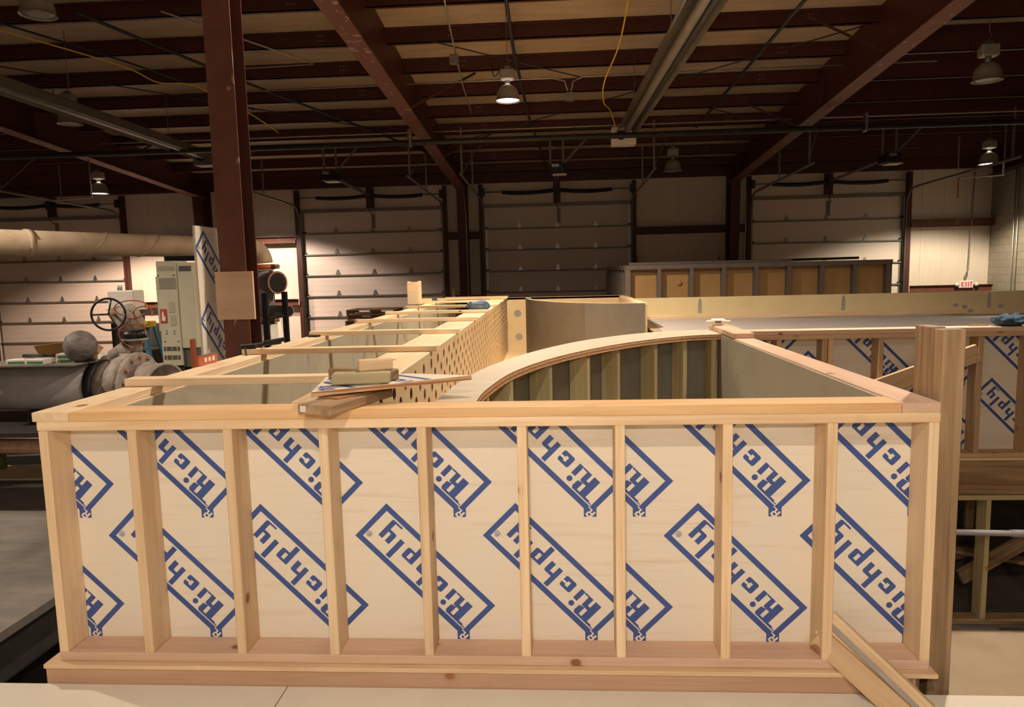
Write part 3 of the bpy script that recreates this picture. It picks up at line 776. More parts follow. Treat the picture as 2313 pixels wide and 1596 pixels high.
# front wall ------------------------------------------------------------------
fw = empty('framed_wall', (0, 0, 0), 'long low stud wall in the foreground backed by printed plywood, nearest the camera', 'wall frame', 'stud walls of the timber structure')
board('bottom_plate', (0, D / 2, tt / 2), (FW, D / 2, tt / 2), D, tt, M['pine_pink'], fw, (0, 1, 0))
board('top_plate', (-.004, D / 2, H + tt / 2), (FW + .002, D / 2, H + tt / 2), D, tt, M['pine'], fw, (0, 1, 0))
for i, x in enumerate((.0, .372, .768, 1.158, 1.55, 1.945, 2.325, 2.735, 3.126, 3.498)):
    board('stud', (x + tt / 2, D / 2, tt), (x + tt / 2, D / 2, H), D, tt, M['pine' if i % 3 else 'pine_pale'], fw, (0, 1, 0))
board('cap_plate', (D - .005, D / 2, H + 1.5 * tt), (FW - D - .002, D / 2, H + 1.5 * tt), D + .002, tt - .001, M['pine_top'], fw, (0, 1, 0))
SEAM = 2.352
def plain(s, z, off): return (s, D - off, z)
for a, b, xr0, n_ in ((0.0, SEAM, .21, 5), (SEAM + .002, FW, 2.57, 3)):
    p = box('sheathing', (a, D, .0), (b, D + .016, ZT - .04), M['ply_face'], fw)
    cs = [(xr0 + .54 * k, z) for k in range(n_) for z in (.722, .187)]
    if a > 1: cs = [(xr0 + .545 * k, z) for k in range(n_) for z in (.722, .185)]
    print_logos(p, cs, (a, .01, b, ZT - .05), plain)
    bx = box('back_lining', (a + .15, D + .017, .0), (min(b, FW - .15), D + .025, ZT - .042), M['sage'], p)

# ledger and rim below
lg = empty('base_frame', (0, 0, 0), 'wide timber base ledge with deep rim board under the foreground wall', 'base frame')
box('ledge_sheet', (-.055, -.03, -.019), (FW + .02, .5, -.0005), M['pine'], lg, .002)
board('rim_board', (-.05, -.005, -.145), (FW - .06, -.005, -.145), .25, .038, M['rim'], lg)
board('rim_end_block', (FW - .095, -.0, -.02), (FW - .095, .0, -.27), .055, .048, M['rim'], lg, (1, 0, 0))
for i, x in enumerate((0.02, 1.2, 2.4, 3.40)):
    board('leg', (x + .05, .08, -.02), (x + .05, .08, FLOOR), .14, .09, M['treated_dark'], lg, (1, 0, 0))
board('leg', (3.47, .12, -.02), (3.47, .12, FLOOR), .13, .09, M['treated_dark'], lg, (1, 0, 0))

def L(x, y): return x - .015 * y
YB = 11.7
# raised deck all of the walls stand on
dk = empty('timber_deck', (1.5, 6, -.02), 'timber deck carrying the low walls behind the foreground wall', 'deck')
bm = bmesh.new(); add_box(bm, (-.05, .5, -.02), (3.56, 12.1, -.0005)); add_box(bm, (-.3, 2.8, -.021), (0, 12.1, -.001)); add_box(bm, (3.56, 3.14, -.02), (11.0, 10.3, -.0005))
link('deck_sheet', bm, M['tan'], dk)
for x in (0.05, 1.8, 3.45, 5.4, 7.5, 10):
    for y in (4.5, 8, 10.1):
        box('leg', (x - .07, y - .07, FLOOR), (x + .07, y + .07, -.0205), M['treated_dark'], dk)

# left long wall of the trough
lw = empty('framed_wall', (0, D, 0), 'long low wall along the outer left side of the trough, running away from the camera', 'wall frame', 'stud walls of the timber structure')
c0 = L(.07, 0); c1 = L(.07, YB)
board('cap_plate', (.066 - .01, .0, H + 1.5 * tt), (c1, YB, H + 1.5 * tt), D + .012, tt, M['pine_pale'], lw, (1, 0, 0))
board('top_plate', (.068, D, H + tt / 2), (c1, YB, H + tt / 2), D, tt, M['pine'], lw, (1, 0, 0))
board('bottom_plate', (.068, D, tt / 2), (c1, YB, tt / 2), D, tt, M['pine'], lw, (1, 0, 0))
for k in range(19):
    y = .7 + .61 * k
    board('stud', (L(.07, y), y, tt), (L(.07, y), y, H), D, tt, M['pine'], lw, (1, 0, 0))
board('inner_lining', (L(.147, D), D + .03, .50), (L(.147, YB), YB, .50), 1.04, .012, M['sage'], lw)
bm = bmesh.new()
for y in (2.9, 4.25, 5.5, 7.0, 8.6):
    x = L(.1535, y); add_box(bm, (x, y - .03, .02), (x + .002, y + .03, 1.0))
for k in range(16):
    y = 2.4 + k * .37; z = .35 + .5 * ((k * 7) % 5) / 5; x = L(.1535, y)
    add_box(bm, (x, y - .03, z - .03), (x + .002, y + .03, z + .03))
link('joint_compound', bm, M['mud'], lw)
board('outer_sheathing', (L(-.006, D), D, .5), (L(-.006, YB), YB, .5), 1.0, .012, M['ply_face'], lw)

# perforated wall with broad plank top
pw = empty('perforated_wall', (1.28, .2, 0), 'long low wall with staggered round holes along the right side of the trough', 'wall frame')
Y0p = .175
def P(x, y): return x - .0135 * y
board('top_plank', (P(1.135, Y0p), Y0p, ZT - .019), (P(1.135, YB), YB, ZT - .019), .285, .038, M['plank'], pw, (1, 0, 0))
board('inner_lining', (P(1.0, Y0p), Y0p, .5), (P(1.0, YB), YB, .5), 1.0, .012, M['sage'], pw)
for k in range(20):
    y = .6 + .58 * k
    board('stud', (P(1.13, y), y, 0), (P(1.13, y), y, 1.02), .2, tt, M['pine'], pw, (1, 0, 0))
# the perforated face, real holes through 16 mm board
bm = bmesh.new(); CY, CZ, HR, NS = .15, .16, .038, 16
nc = int((YB - Y0p) / CY)
zr = [(.975 - .16 * j) for j in range(6)]
for k in range(nc):
    ya = Y0p + CY * k; yc = ya + CY / 2; z_off = 0 if k % 2 == 0 else -.08
    xx = P(1.284, yc); top = ZT - .002; bot = .0
    zs = [z + z_off for z in zr]
    def q(y, z, x=0): return bm.verts.new((P(1.284, y) + x, y, z))
    def quad(y0, y1, z0, z1):
        if z1 - z0 < 1e-4: return
        bm.faces.new((q(y0, z0), q(y1, z0), q(y1, z1), q(y0, z1)))
    quad(ya, ya + CY, zs[0] + CZ / 2, top)
    quad(ya, ya + CY, bot, zs[-1] - CZ / 2)
    for z in zs:
        h = CY / 2; v = CZ / 2
        outer = []; inner = []; back = []
        for s in range(NS):
            a = 2 * PI * (s + .5) / NS; ca, sa = math.cos(a), math.sin(a)
            m = max(abs(ca), abs(sa)); 
            outer.append((yc + h * ca / m, z + v * sa / m)); inner.append((yc + HR * ca, z + HR * sa))
        co = [(yc + h, z + v), (yc - h, z + v), (yc - h, z - v), (yc + h, z - v)]
        ov = [q(*p) for p in outer]; iv = [q(*p) for p in inner]; bv = [q(p[0], p[1], -.016) for p in inner]
        for s in range(NS):
            s2 = (s + 1) % NS
            bm.faces.new((ov[s], ov[s2], iv[s2], iv[s]))
            f = bm.faces.new((iv[s], iv[s2], bv[s2], bv[s])); f.material_index = 1
        for ci, (cy_, cz_) in enumerate(co):
            s = [1, 5, 9, 13][ci]
            bm.faces.new((ov[s], q(cy_, cz_), ov[s + 1]))
# panel body behind: edges at top
bmesh.ops.remove_doubles(bm, verts=bm.verts, dist=1e-5)
link('perforated_face', bm, [M['tan'], M['hole']], pw)
board('face_top_edge', (P(1.276, Y0p), Y0p, ZT - .004), (P(1.276, YB), YB, ZT - .004), .016, .004, M['ply_face'], pw, (1, 0, 0), 0)
for y in (3.32, 6.35, 9.0):
    box('panel_seam', (P(1.284, y) - .001, y - .003, .02), (P(1.284, y) + .0012, y + .003, ZT - .01), M['mud'], pw)
board('dark_backing', (P(1.235, Y0p), Y0p, .5), (P(1.235, YB), YB, .5), .98, .01, M['hole'], pw)

# cross boards over the trough
CB = [(.65, -.03, 1.31), (2.0, -.035, 1.30), (3.42, -.06, 1.26), (4.98, -.10, 1.25), (6.5, -.12, 1.23), (8.0, -.17, 1.21), (9.75, -.19, 1.19), (11.1, -.2, 1.17), (11.62, -.12, 1.15)]
cl = ['nearest the front', 'second from the front, carrying the bar clamp', 'third from the front', 'fourth from the front', 'fifth from the front',
      'sixth from the front', 'seventh from the front', 'eighth from the front', 'last, at the far end']
for i, (y, a, b) in enumerate(CB):
    o = board('cross_board', (a, y + .045, ZT + .0205), (b, y + .045 + .02, ZT + .0205), .089, .038, M['pine_pale' if i % 2 == 0 else 'pine'], None, (0, 1, 0))
    tag(o, 'pine board across the trough, ' + cl[i], 'board', 'boards laid across the trough')
bx = empty('timber_box_post', (-.33, 9.55, ZT), 'short upright pine box standing on the far left side of the trough', 'post')
for p, q_ in (((-.44, 9.5, ZT), (-.26, 9.538, ZT + .38)), ((-.44, 9.538, ZT), (-.402, 9.68, ZT + .39)), ((-.26, 9.5, ZT), (-.222, 9.66, ZT + .395))):
    box('side_board', p, q_, M['pine_pale'], bx, .002)
box('foot_board', (-.26, 9.66, ZT), (-.05, 9.70, ZT + .09), M['pine'], bx)

# curved wall ----------------------------------------------------------------
outer = smooth_line([(1.605, .14, 0), (1.63, .6, 0), (1.72, 1.2, 0), (1.94, 1.89, 0), (2.24, 2.51, 0), (2.61, 2.98, 0), (3.0, 3.27, 0), (3.41, 3.37, 0)], 6)
inner = smooth_line([(1.775, .14, 0), (1.79, .45, 0), (1.88, 1.0, 0), (2.08, 1.56, 0), (2.38, 2.09, 0), (2.73, 2.53, 0), (3.1, 2.83, 0), (3.41, 2.93, 0)], 6)
cw = empty('curved_wall', (2.4, 2.2, 0), 'quarter-round wall with a curved plywood top in the middle of the frames', 'wall frame')
def strip(name, A, B, z0, z1, mats, parent, edge=1):
    bm = bmesh.new(); r = []
    for a, b in zip(A, B):
        r.append([bm.verts.new((a.x, a.y, z0)), bm.verts.new((a.x, a.y, z1)), bm.verts.new((b.x, b.y, z1)), bm.verts.new((b.x, b.y, z0))])
    for i in range(len(r) - 1):
        for k in range(4):
            f = bm.faces.new((r[i][k], r[i + 1][k], r[i + 1][(k + 1) % 4], r[i][(k + 1) % 4]))
            f.material_index = 0 if k == 1 else edge
    bm.faces.new(r[0]).material_index = edge; bm.faces.new(r[-1][::-1]).material_index = edge
    bmesh.ops.recalc_face_normals(bm, faces=bm.faces)
    return link(name, bm, mats, parent)
strip('curved_top_plate', outer, inner, ZT - .040, ZT, [M['ring'], M['ply_edge']], cw)
def offs(A, B, t): return [a.lerp(b, t) for a, b in zip(A, B)]
nrm = []
for i in range(len(inner)):
    tg_ = (inner[min(i + 1, len(inner) - 1)] - inner[max(i - 1, 0)]).normalized(); nrm.append(Vector((-tg_.y, tg_.x, 0)))
def off_in(d, n0=0): return [p + q * (d if i > 3 else min(d, .15)) for i, (p, q) in enumerate(zip(inner, nrm))]
strip('curved_skin', off_in(.172), off_in(.158), .0, ZT - .041, [M['slate_board'], M['slate_board']], cw)
strip('curved_bottom_plate', off_in(.155), off_in(.01), .0, .04, [M['ring'], M['ply_edge']], cw)
ni = len(inner)
for f_ in (.05, .17, .30, .43, .55, .66, .77, .875, .975):
    i = int(f_ * (ni - 1)); b, d = inner[i], nrm[i]
    p = b + d * .083
    board('stud', (p.x, p.y, .04), (p.x, p.y, ZT - .041), .14, .038, M['treated'], cw, (d.x, d.y, 0))
# clear blob of adhesive
# right wall of the front box --------------------------------------------------
rw = empty('framed_wall', (FW, D, 0), 'low wall on the right of the front bay, sage board on its inner face', 'wall frame', 'stud walls of the timber structure')
xc = FW - D / 2
board('cap_plate', (xc, .0, H + 1.5 * tt), (xc, 3.42, H + 1.5 * tt), D, tt, M['pine_pink'], rw, (1, 0, 0))
board('top_plate', (xc, D, H + tt / 2), (xc, 3.42, H + tt / 2), D, tt, M['pine'], rw, (1, 0, 0))
board('bottom_plate', (xc, D, tt / 2), (xc, 3.42, tt / 2), D, tt, M['pine'], rw, (1, 0, 0))
for k in range(8):
    board('stud', (xc, .45 + .4 * k, tt), (xc, .45 + .4 * k, H), D, tt, M['pine'], rw, (1, 0, 0))
box('inner_lining', (FW - D - .014, D + .03, .0), (FW - D - .001, 3.4, ZT - .008), M['sage'], rw)
bm = bmesh.new(); add_box(bm, (FW - D - .016, 2.70, .1), (FW - D - .0142, 2.75, 1.04)); add_box(bm, (FW - D - .016, 1.92, .62), (FW - D - .0142, 2.0, .72))
link('joint_compound', bm, M['mud'], rw)
o = board('short_plank', (FW - .075, 2.55, ZT + .0195), (FW - .062, 3.46, ZT + .0195), .15, .038, M['pine_pink'], None, (1, 0, 0))
tag(o, 'short pinkish plank laid on the far end of the right wall top', 'board')

# right framed wall with printed plywood -----------------------------------------
YR = 3.15
fr = empty('framed_wall', (3.6, YR, 0), 'stud wall at the right with printed plywood behind, beyond the near post', 'wall frame', 'stud walls of the timber structure')
XA, XB = FW + .005, 8.2
board('bottom_plate', (XA, YR + D / 2, tt / 2), (XB, YR + D / 2, tt / 2), D, tt, M['pine_dim'], fr, (0, 1, 0))
board('top_plate', (XA, YR + D / 2, H + tt / 2), (XB, YR + D / 2, H + tt / 2), D, tt, M['pine_dim'], fr, (0, 1, 0))
board('cap_plate', (XA, YR + D / 2, H + 1.5 * tt), (XB, YR + D / 2, H + 1.5 * tt), D, tt - .001, M['pine_pink'], fr, (0, 1, 0))
for x in (3.56, 3.88, 4.24, 4.285, 4.68, 5.06, 5.45, 5.84, 6.24, 6.63, 7.03, 7.42, 7.8):
    board('stud', (x + tt / 2, YR + D / 2, tt), (x + tt / 2, YR + D / 2, H), D, tt, M['pine_top' if x == 4.285 else 'pine_dim'], fr, (0, 1, 0))
for a, b, cs in ((XA, 4.28, [(4.62 + .54 * k, z) for k in (-2, -1, 0) for z in (.965, .435)]), (4.282, XB, [(5.0 + .545 * k, z) for k in range(7) for z in (.72, .187)])):
    p = box('sheathing', (a, YR + D, .0), (b, YR + D + .016, ZT - .004), M['ply_face'], fr)
    print_logos(p, cs, (a, .01, b, ZT - .05), lambda s, z, off: (s, YR + D - off, z))
o = board('diagonal_brace', (4.42, YR - .025, .50), (5.43, YR - .025, .86), .14, .038, M['pine_dim'], None)
tag(o, 'flat diagonal pine brace nailed across the right stud wall', 'brace')
# substructure below
sb = empty('understructure', (5.5, YR, -.36), 'open timber understructure with studs below the right stud wall', 'timber frame')
board('rim_board', (XA, YR + .02, -.165), (XB, YR + .02, -.165), .285, .038, M['treated_dark'], sb)
board('ledger', (XA, YR + .03, -.33), (XB, YR + .03, -.33), .038, .09, M['treated'], sb)
for x in (3.9, 4.5, 5.24, 5.60, 6.2, 6.8, 7.4):
    board('stud', (x, YR + .08, -.35), (x, YR + .08, FLOOR + .04), .14, .038, M['treated'], sb, (0, 1, 0))
board('sill', (XA, YR + .08, FLOOR + .02), (XB, YR + .08, FLOOR + .02), .14, .038, M['treated_dark'], sb, (0, 1, 0))
for k, (x, y) in enumerate(((5.1, 4.6), (5.9, 4.9), (5.5, 5.6), (6.6, 5.2))):
    board('inner_stud', (x, y, -.03), (x, y, FLOOR), .09, .04, M['treated_dark'], sb, (1, 0, 0))
for k, (p0, p1) in enumerate((((4.9, 3.9, -1.36), (6.3, 4.6, -1.36)), ((5.3, 4.9, -1.30), (6.9, 4.0, -1.30)), ((5.7, 3.7, -1.25), (6.8, 3.9, -.72)))):
    o = board('loose_board', p0, p1, .14, .038, M['treated_dark'], None, (0, 1, 0) if k < 2 else (0, 0, 1))
    tag(o, ['weathered board lying on the floor inside the understructure', 'second board crossing it on the understructure floor', 'board leaning inside the understructure at the right edge'][k], 'board')
pp = empty('pvc_pipe', (5.2, 3.02, -.60), 'grey plastic pipe strapped across the understructure studs', 'pipe')
tube('pipe', [(5.16, 3.06, -.585), (7.6, 3.06, -.64)], .024, M['pvcgrey'], pp, 14)
tube('coupling', [(5.72, 3.06, -.597), (5.9, 3.06, -.601)], .030, M['pvcgrey'], pp, 14)
tube('strap', [(5.24, 3.06, -.587), (5.255, 3.06, -.587)], .030, M['galv_dull'], pp, 14)

# near post
po = empty('timber_post', (3.61, .14, FLOOR), 'rough weathered post standing tall at the right end of the foreground wall', 'post')
board('rear_board', (3.588, .205, FLOOR), (3.588, .205, 1.33), .13, .055, M['treated_dark'], po, (0, 1, 0))
board('front_board', (3.612, .105, FLOOR), (3.612, .105, 1.325), .085, .066, M['treated_dark'], po, (1, 0, 0))

# leaning kicker at lower right
kk = empty('angled_brace', (3.3, 0, 0), 'doubled brace board smeared with grey adhesive sloping down at the lower right', 'brace')
board('brace_board', (3.16, .07, .16), (3.44, -.16, -.09), .115, .04, M['pine'], kk, (.3, .1, 1))
d_ = Vector((.34, -.27, -.305)).normalized()
o2 = board('brace_board', (3.125, .055, .11), (3.37, -.155, -.085), .09, .036, M['pine_dim'], kk, (.3, .1, 1))
board('adhesive_bead', (3.139, .045, .193), (3.419, -.185, -.057), .018, .006, M['mud'], kk, (.3, .1, 1), 0)

# platforms in front -------------------------------------------------------------
pf = empty('plywood_platform', (1.5, -2, -.1), 'pale plywood working platform across the bottom of the picture', 'platform')
box('platform_sheet', (-3.0, -4.2, -.103), (.98, -.028, -.085), M['deck'], pf)
box('platform_sheet', (.986, -4.2, -.103), (6.8, -.028, -.085), M['deck'], pf)
for x in (-2.9, 1.9, 6.7):
    for y in (-4.1, -1.0):
        box('leg', (x - .05, y - .05, FLOOR), (x + .05, y + .05, -.1031), M['treated_dark'], pf)
o = box('floor_sheet', (3.72, .2, FLOOR + .0), (8.5, 3.02, FLOOR + .02), M['deck_low'])
tag(o, 'plywood sheet lying on the floor at the lower right, below the right stud wall', 'plywood')

# back walls -----------------------------------------------------------------------
bw = empty('back_wall', (2.3, YB + .1, 0), 'tan low end wall behind the trough and the curved grey box', 'wall frame')
box('board_face', (L(1.26, YB) - .0, YB + .01, 0), (3.5, YB + .026, ZT - .003), M['tan'], bw)
box('top_plate', (L(-.05, YB), YB + .01, ZT - .04), (3.5, YB + .14, ZT), M['pine_pale'], bw)
bm = bmesh.new()
for x, z in ((1.33, .74), (1.35, .27)):
    bmesh.ops.create_circle(bm, cap_ends=True, radius=.075, segments=9, matrix=Matrix.Translation((x, YB + .008, z)) @ Matrix.Rotation(PI / 2, 4, 'X'))
link('joint_compound', bm, M['mud'], bw)
b2 = empty('back_wall', (7, 10.1, 0), 'long olive-tan low wall behind the white sheet at the right', 'wall frame')
box('board_face', (3.52, 10.05, 0), (11.0, 10.066, ZT), M['tan_green'], b2)
box('frame', (3.52, 10.067, 0), (11.0, 10.18, ZT - .003), M['pine'], b2)
bm = bmesh.new()
for x in (4.62, 7.07, 9.5):
    P_ = [(x - .035, .78), (x + .035, .78), (x + .03, 1.0), (x, 1.05), (x - .025, 1.0)]
    bm.faces.new([bm.verts.new((a, 10.048, b)) for a, b in P_])
for x, z in ((8.95, .83), (9.1, .80), (9.7, .80), (9.2, .73)):
    bm.faces.new([bm.verts.new((x + .05 * math.cos(t_) * (1 + .3 * math.sin(3 * t_)), 10.048, z + .035 * math.sin(t_))) for t_ in [2 * PI * k / 9 for k in range(9)]])
link('joint_compound', bm, M['mud'], b2)
# shelf
sf = empty('wide_shelf', (7, 8, .6), 'wide brownish shelf deck in front of the olive-tan wall', 'shelf')
box('shelf_sheet', (3.52, 4.0, .655), (11.0, 10.045, .673), M['deck_low'], sf)
for x in (3.6, 6, 8.5, 10.9):
    for y in (4.1, 9.9): box('leg', (x - .05, y - .05, 0.0), (x + .05, y + .05, .6545), M['pine'], sf)
ldg = board('nailing_strip', (3.52, 10.02, .715), (9.1, 10.02, .715), .07, .05, M['pine_pale'], None)
tag(ldg, 'pale timber strip along the foot of the olive-tan wall', 'board')
bm = bmesh.new(); nx, ny = 40, 16; g_ = []
for i in range(nx + 1):
    row = []
    for j in range(ny + 1):
        u_, v_ = i / nx, j / ny
        x = 3.72 + 6.6 * u_ - .2 * (1 - v_) * (1 - u_)
        y = 5.0 + (4.96 - 1.5 * max(0, u_ - .72) / .28 + .10 * math.sin(9 * u_) * (u_ > .7)) * v_
        z = .676 + .012 * abs(math.sin(5 * u_ + 1)) * v_ + .004 * math.sin(40 * u_ + 6 * v_) * (u_ > .6)
        row.append(bm.verts.new((x, y, max(z, .6745))))
    g_.append(row)
for i in range(nx):
    for j in range(ny): bm.faces.new((g_[i][j], g_[i + 1][j], g_[i + 1][j + 1], g_[i][j + 1]))
r_ = bmesh.ops.solidify(bm, geom=list(bm.faces), thickness=.002)
bmesh.ops.recalc_face_normals(bm, faces=bm.faces)
tag(link('white_sheet', bm, M['white'], None), 'white liner sheet spread over the shelf behind the right stud wall', 'sheet')

# curved grey box
cb_ = empty('curved_box', (2.8, 9.5, 0), 'box with a curved grey-brown front standing at the far end', 'box frame')
arc = smooth_line([(1.50, 11.68, 0), (1.53, 11.1, 0), (1.68, 10.3, 0), (1.98, 9.55, 0), (2.3, 9.0, 0), (2.62, 8.66, 0), (3.05, 8.37, 0), (3.45, 8.26, 0)], 6)
arc2 = [a.lerp(Vector((3.5, 11.0, 0)), .008) for a in arc]
arc3 = [a.lerp(Vector((3.5, 11.0, 0)), .05) for a in arc]
k_ = int(len(arc) * .68)
strip('brown_front_sheet', arc[:k_ + 1], arc2[:k_ + 1], 0, ZT, [M['ring'], M['brownsheet']], cb_)
strip('grey_front_sheet', arc[k_:], arc2[k_:], 0, ZT, [M['ring'], M['greysheet']], cb_)
strip('curved_top_plate', arc2, arc3, ZT - .05, ZT - .002, [M['ring'], M['ply_edge']], cb_)
box('side_wall', (3.36, 8.3, 0), (3.49, 11.69, ZT - .04), M['tan'], cb_)
board('side_cap', (3.425, 8.28, ZT - .02), (3.425, 11.69, ZT - .02), .13, .038, M['pine'], cb_, (1, 0, 0))

# steel-framed wall far right --------------------------------------------------------
sw = empty('steel_stud_box', (6, 11.5, FLOOR), 'tall grey steel stud enclosure with ochre panels behind the olive-tan wall', 'steel frame')
X0, X1, YS, ZS = 3.46, 8.5, 11.42, 1.645
box('bottom_track', (X0, YS, FLOOR), (X1, YS + .15, FLOOR + .05), M['steelframe'], sw)
box('top_track', (X0, YS - .002, ZS - .085), (X1, YS + .15, ZS), M['steelframe'], sw, .002)
for k in range(9):
    x = 3.46 + .616 * k
    box('stud', (x, YS, FLOOR + .05), (x + (.10 if k in (0, 8) else .075), YS + .15, ZS - .085), M['steelframe'], sw)
box('panel', (X0, YS + .151, FLOOR), (X1, YS + .17, ZS), M['ochre'], sw)
for k in range(9):
    y = YS + .2 + .62 * k
    box('side_stud', (X0, y, FLOOR), (X0 + .1, y + .06, ZS - .08), M['steelframe'], sw)
box('side_track', (X0 - .01, YS + .15, ZS - .085), (X0 + .16, YS + 5.3, ZS), M['steelframe'], sw)
box('side_panel', (X0 + .11, YS + .2, FLOOR), (X0 + .13, YS + 5.3, ZS - .09), M['steelframe'], sw)
box('back_panel', (X0, YS + 5.3, FLOOR), (X1, YS + 5.33, ZS), M['ochre'], sw)
lathe('knob', [(0, 0), (.05, .0), (.05, .02), (.02, .03), (0, .03)], M['ochre'], (4.52, YS + .15, 1.28), sw, 12, axis=(0, -1, 0))
for k, (a, b, y) in enumerate((((3.55, 0, 0), (6.7, 0, 0), 11.65), ((5.2, 0, 0), (8.15, 0, .02), 12.1))):
    o = board('steel_channel', (a[0], y, ZS + .028), (b[0], y + .05, ZS + .028 + b[2]), .09, .05, M['steelframe' if k == 0 else 'dark'], None, (0, 1, 0))
    tag(o, ['grey steel channel lying on the left part of the steel enclosure', 'dark steel channel lying on top of the steel enclosure, further right'][k], 'channel')

# ================================================================ SMALL THINGS ON THE FRAMES
# scrap stack at the front edge
o = board('timber_block', (1.185, -.115, ZT + .0195), (1.33, .30, ZT + .0195), .15, .038, M['treated_dark'], None, (1, 0, 0))
sp = o
tag(o, 'weathered greenish timber offcut sticking out over the foreground wall, carrying the scrap pile', 'board')
lb = board('stapled_label', (1.127, -.0975, ZT + .022), (1.153, -.1065, ZT + .022), .024, .001, M['offwhite'], o, (0, 0, 1), 0)
o = board('timber_block', (1.20, .02, ZT + .042), (1.40, .38, ZT + .042), .11, .006, M['ply_edge'], None, (1, 0, 0), 0)
tag(o, 'thin splintered shim under the plywood scrap', 'board')
bm = bmesh.new(); P_ = [(1.07, .40), (1.10, .05), (1.155, -.03), (1.74, .26), (1.70, .30), (1.38, .42)]
P_ = [(1.055, .45), (1.135, .01), (1.74, .29), (1.45, .44)]
zb, zt = ZT + .047, ZT + .066
A = [bm.verts.new((x, y, zb + (x - 1.1) * .03)) for x, y in P_]; B = [bm.verts.new((v.co.x, v.co.y, v.co.z + .019)) for v in A]
bm.faces.new(A[::-1]); tf = bm.faces.new(B)
for k in range(4):
    f = bm.faces.new((A[k], A[(k + 1) % 4], B[(k + 1) % 4], B[k])); f.material_index = 1
scr = link('plywood_scrap', bm, [M['ply_face'], M['ply_edge']])
tag(scr, 'four-sided printed plywood scrap lying on the front wall under the wood blocks', 'plywood')
def on_scrap(s, z, off): return (1.05 + s, .02 + z, zb + .019 + s * .03 - .0015 + off)
print_logos(scr, [(.42, -.10), (.62, .12), (.30, .36)], (0, 0, 1, 1), on_scrap, convex=[(p[0] - 1.05, p[1] - .02) for p in ((1.075, .435), (1.145, .03), (1.70, .285), (1.44, .425))])
bl = [((1.12, .34), (1.42, .25), .07, .045, 'treated_dark', 'rough dark timber offcut at the back of the scrap pile', .0),
      ((1.175, .17), (1.41, .20), .09, .045, 'treated', 'greenish timber offcut at the front of the scrap pile', .0),
      ((1.27, .22), (1.40, .28), .05, .048, 'pine', 'small yellowish block on top of the scrap pile', .048)]
for a, b, w_, t__, m_, lab, dz in bl:
    z = ZT + .068 + .0035 + t__ / 2 + dz + (0 if dz else .004)
    o = board('wood_block', (a[0], a[1], z), (b[0], b[1], z), w_, t__, M[m_], None, (0, 1, 0), .005)
    tag(o, lab, 'wood block', 'offcuts piled on the plywood scrap')

def rag(name, loc, r, mat, lab, h=.07):
    bm = bmesh.new(); bmesh.ops.create_icosphere(bm, subdivisions=4, radius=1)
    for v in bm.verts:
        p = v.co.copy(); n = math.sin(p.x * 5 + p.y * 3) * .12 + math.sin(p.y * 9 - p.x * 4 + p.z * 3) * .09 + math.sin(p.x * 17 + p.z * 9) * .05
        v.co = Vector((p.x * r * (1 + n), p.y * r * .7 * (1 + n * .8), max(0, (p.z * .5 + .45) * h * (1 + 1.1 * n))))
    o = link(name, bm, mat, None, loc, smooth=True); return tag(o, lab, 'rag')
rag('crumpled_rag', (1.05, 7.15, ZT), .16, M['denim'], 'crumpled blue cloth lying on the trough plank', .13)
rag('crumpled_rag', (5.72, YR + .07, ZT), .13, M['navy'], 'crumpled dark blue glove-like cloth on top of the right stud wall', .09)
tag(tube('screw', [(5.40, YR + .07, ZT + .008), (5.55, YR + .06, ZT + .008)], .006, M['rust'], None, 6), 'long bolt lying on the right stud wall beside the dark cloth', 'bolt')
fb = empty('foil_tube', (3.43, 3.3, ZT + .04), 'crumpled foil sausage of caulk on the short plank by the curved wall', 'caulk tube')
tube('pouch', [(3.34 + .2 * t, 3.28 + .01 * t, ZT + .070) for t in [k / 14 for k in range(15)]], .028, M['offwhite'], fb, 12, radii=[.012, .016, .010, .024, .028, .029, .028, .027, .028, .028, .026, .020, .009, .014, .010])
board('printed_band', (3.41, 3.252, ZT + .070), (3.46, 3.254, ZT + .070), .02, .002, M['galv_dull'], fb, (0, 0, 1), 0)

# clamp on the second cross board
cpx = empty('bar_clamp', (-.02, 2.05, ZT + .04), 'dark bar clamp gripping the left end of the second cross board', 'clamp')
board('bar', (-.06, 2.03, ZT + .054), (.12, 2.32, ZT + .054), .024, .01, M['dark'], cpx)
board('jaw', (-.04, 2.02, ZT + .05), (.06, 2.02, ZT + .055), .028, .022, M['black'], cpx)
board('handle', (.06, 2.16, ZT + .064), (.13, 2.36, ZT + .072), .03, .02, M['black'], cpx)
tube('screw_rod', [(-.01, 2.0, ZT + .05), (.05, 1.90, ZT - .06)], .006, M['dark'], cpx, 8)
c2 = empty('small_clamp', (-.03, 3.32, ZT), 'small dark clamp lying beside the third cross board', 'clamp')
board('jaw', (-.03, 3.36, ZT + .01), (.06, 3.28, ZT + .01), .02, .012, M['dark'], c2)
board('jaw', (-.03, 3.30, ZT + .01), (.07, 3.34, ZT + .01), .02, .012, M['dark'], c2)

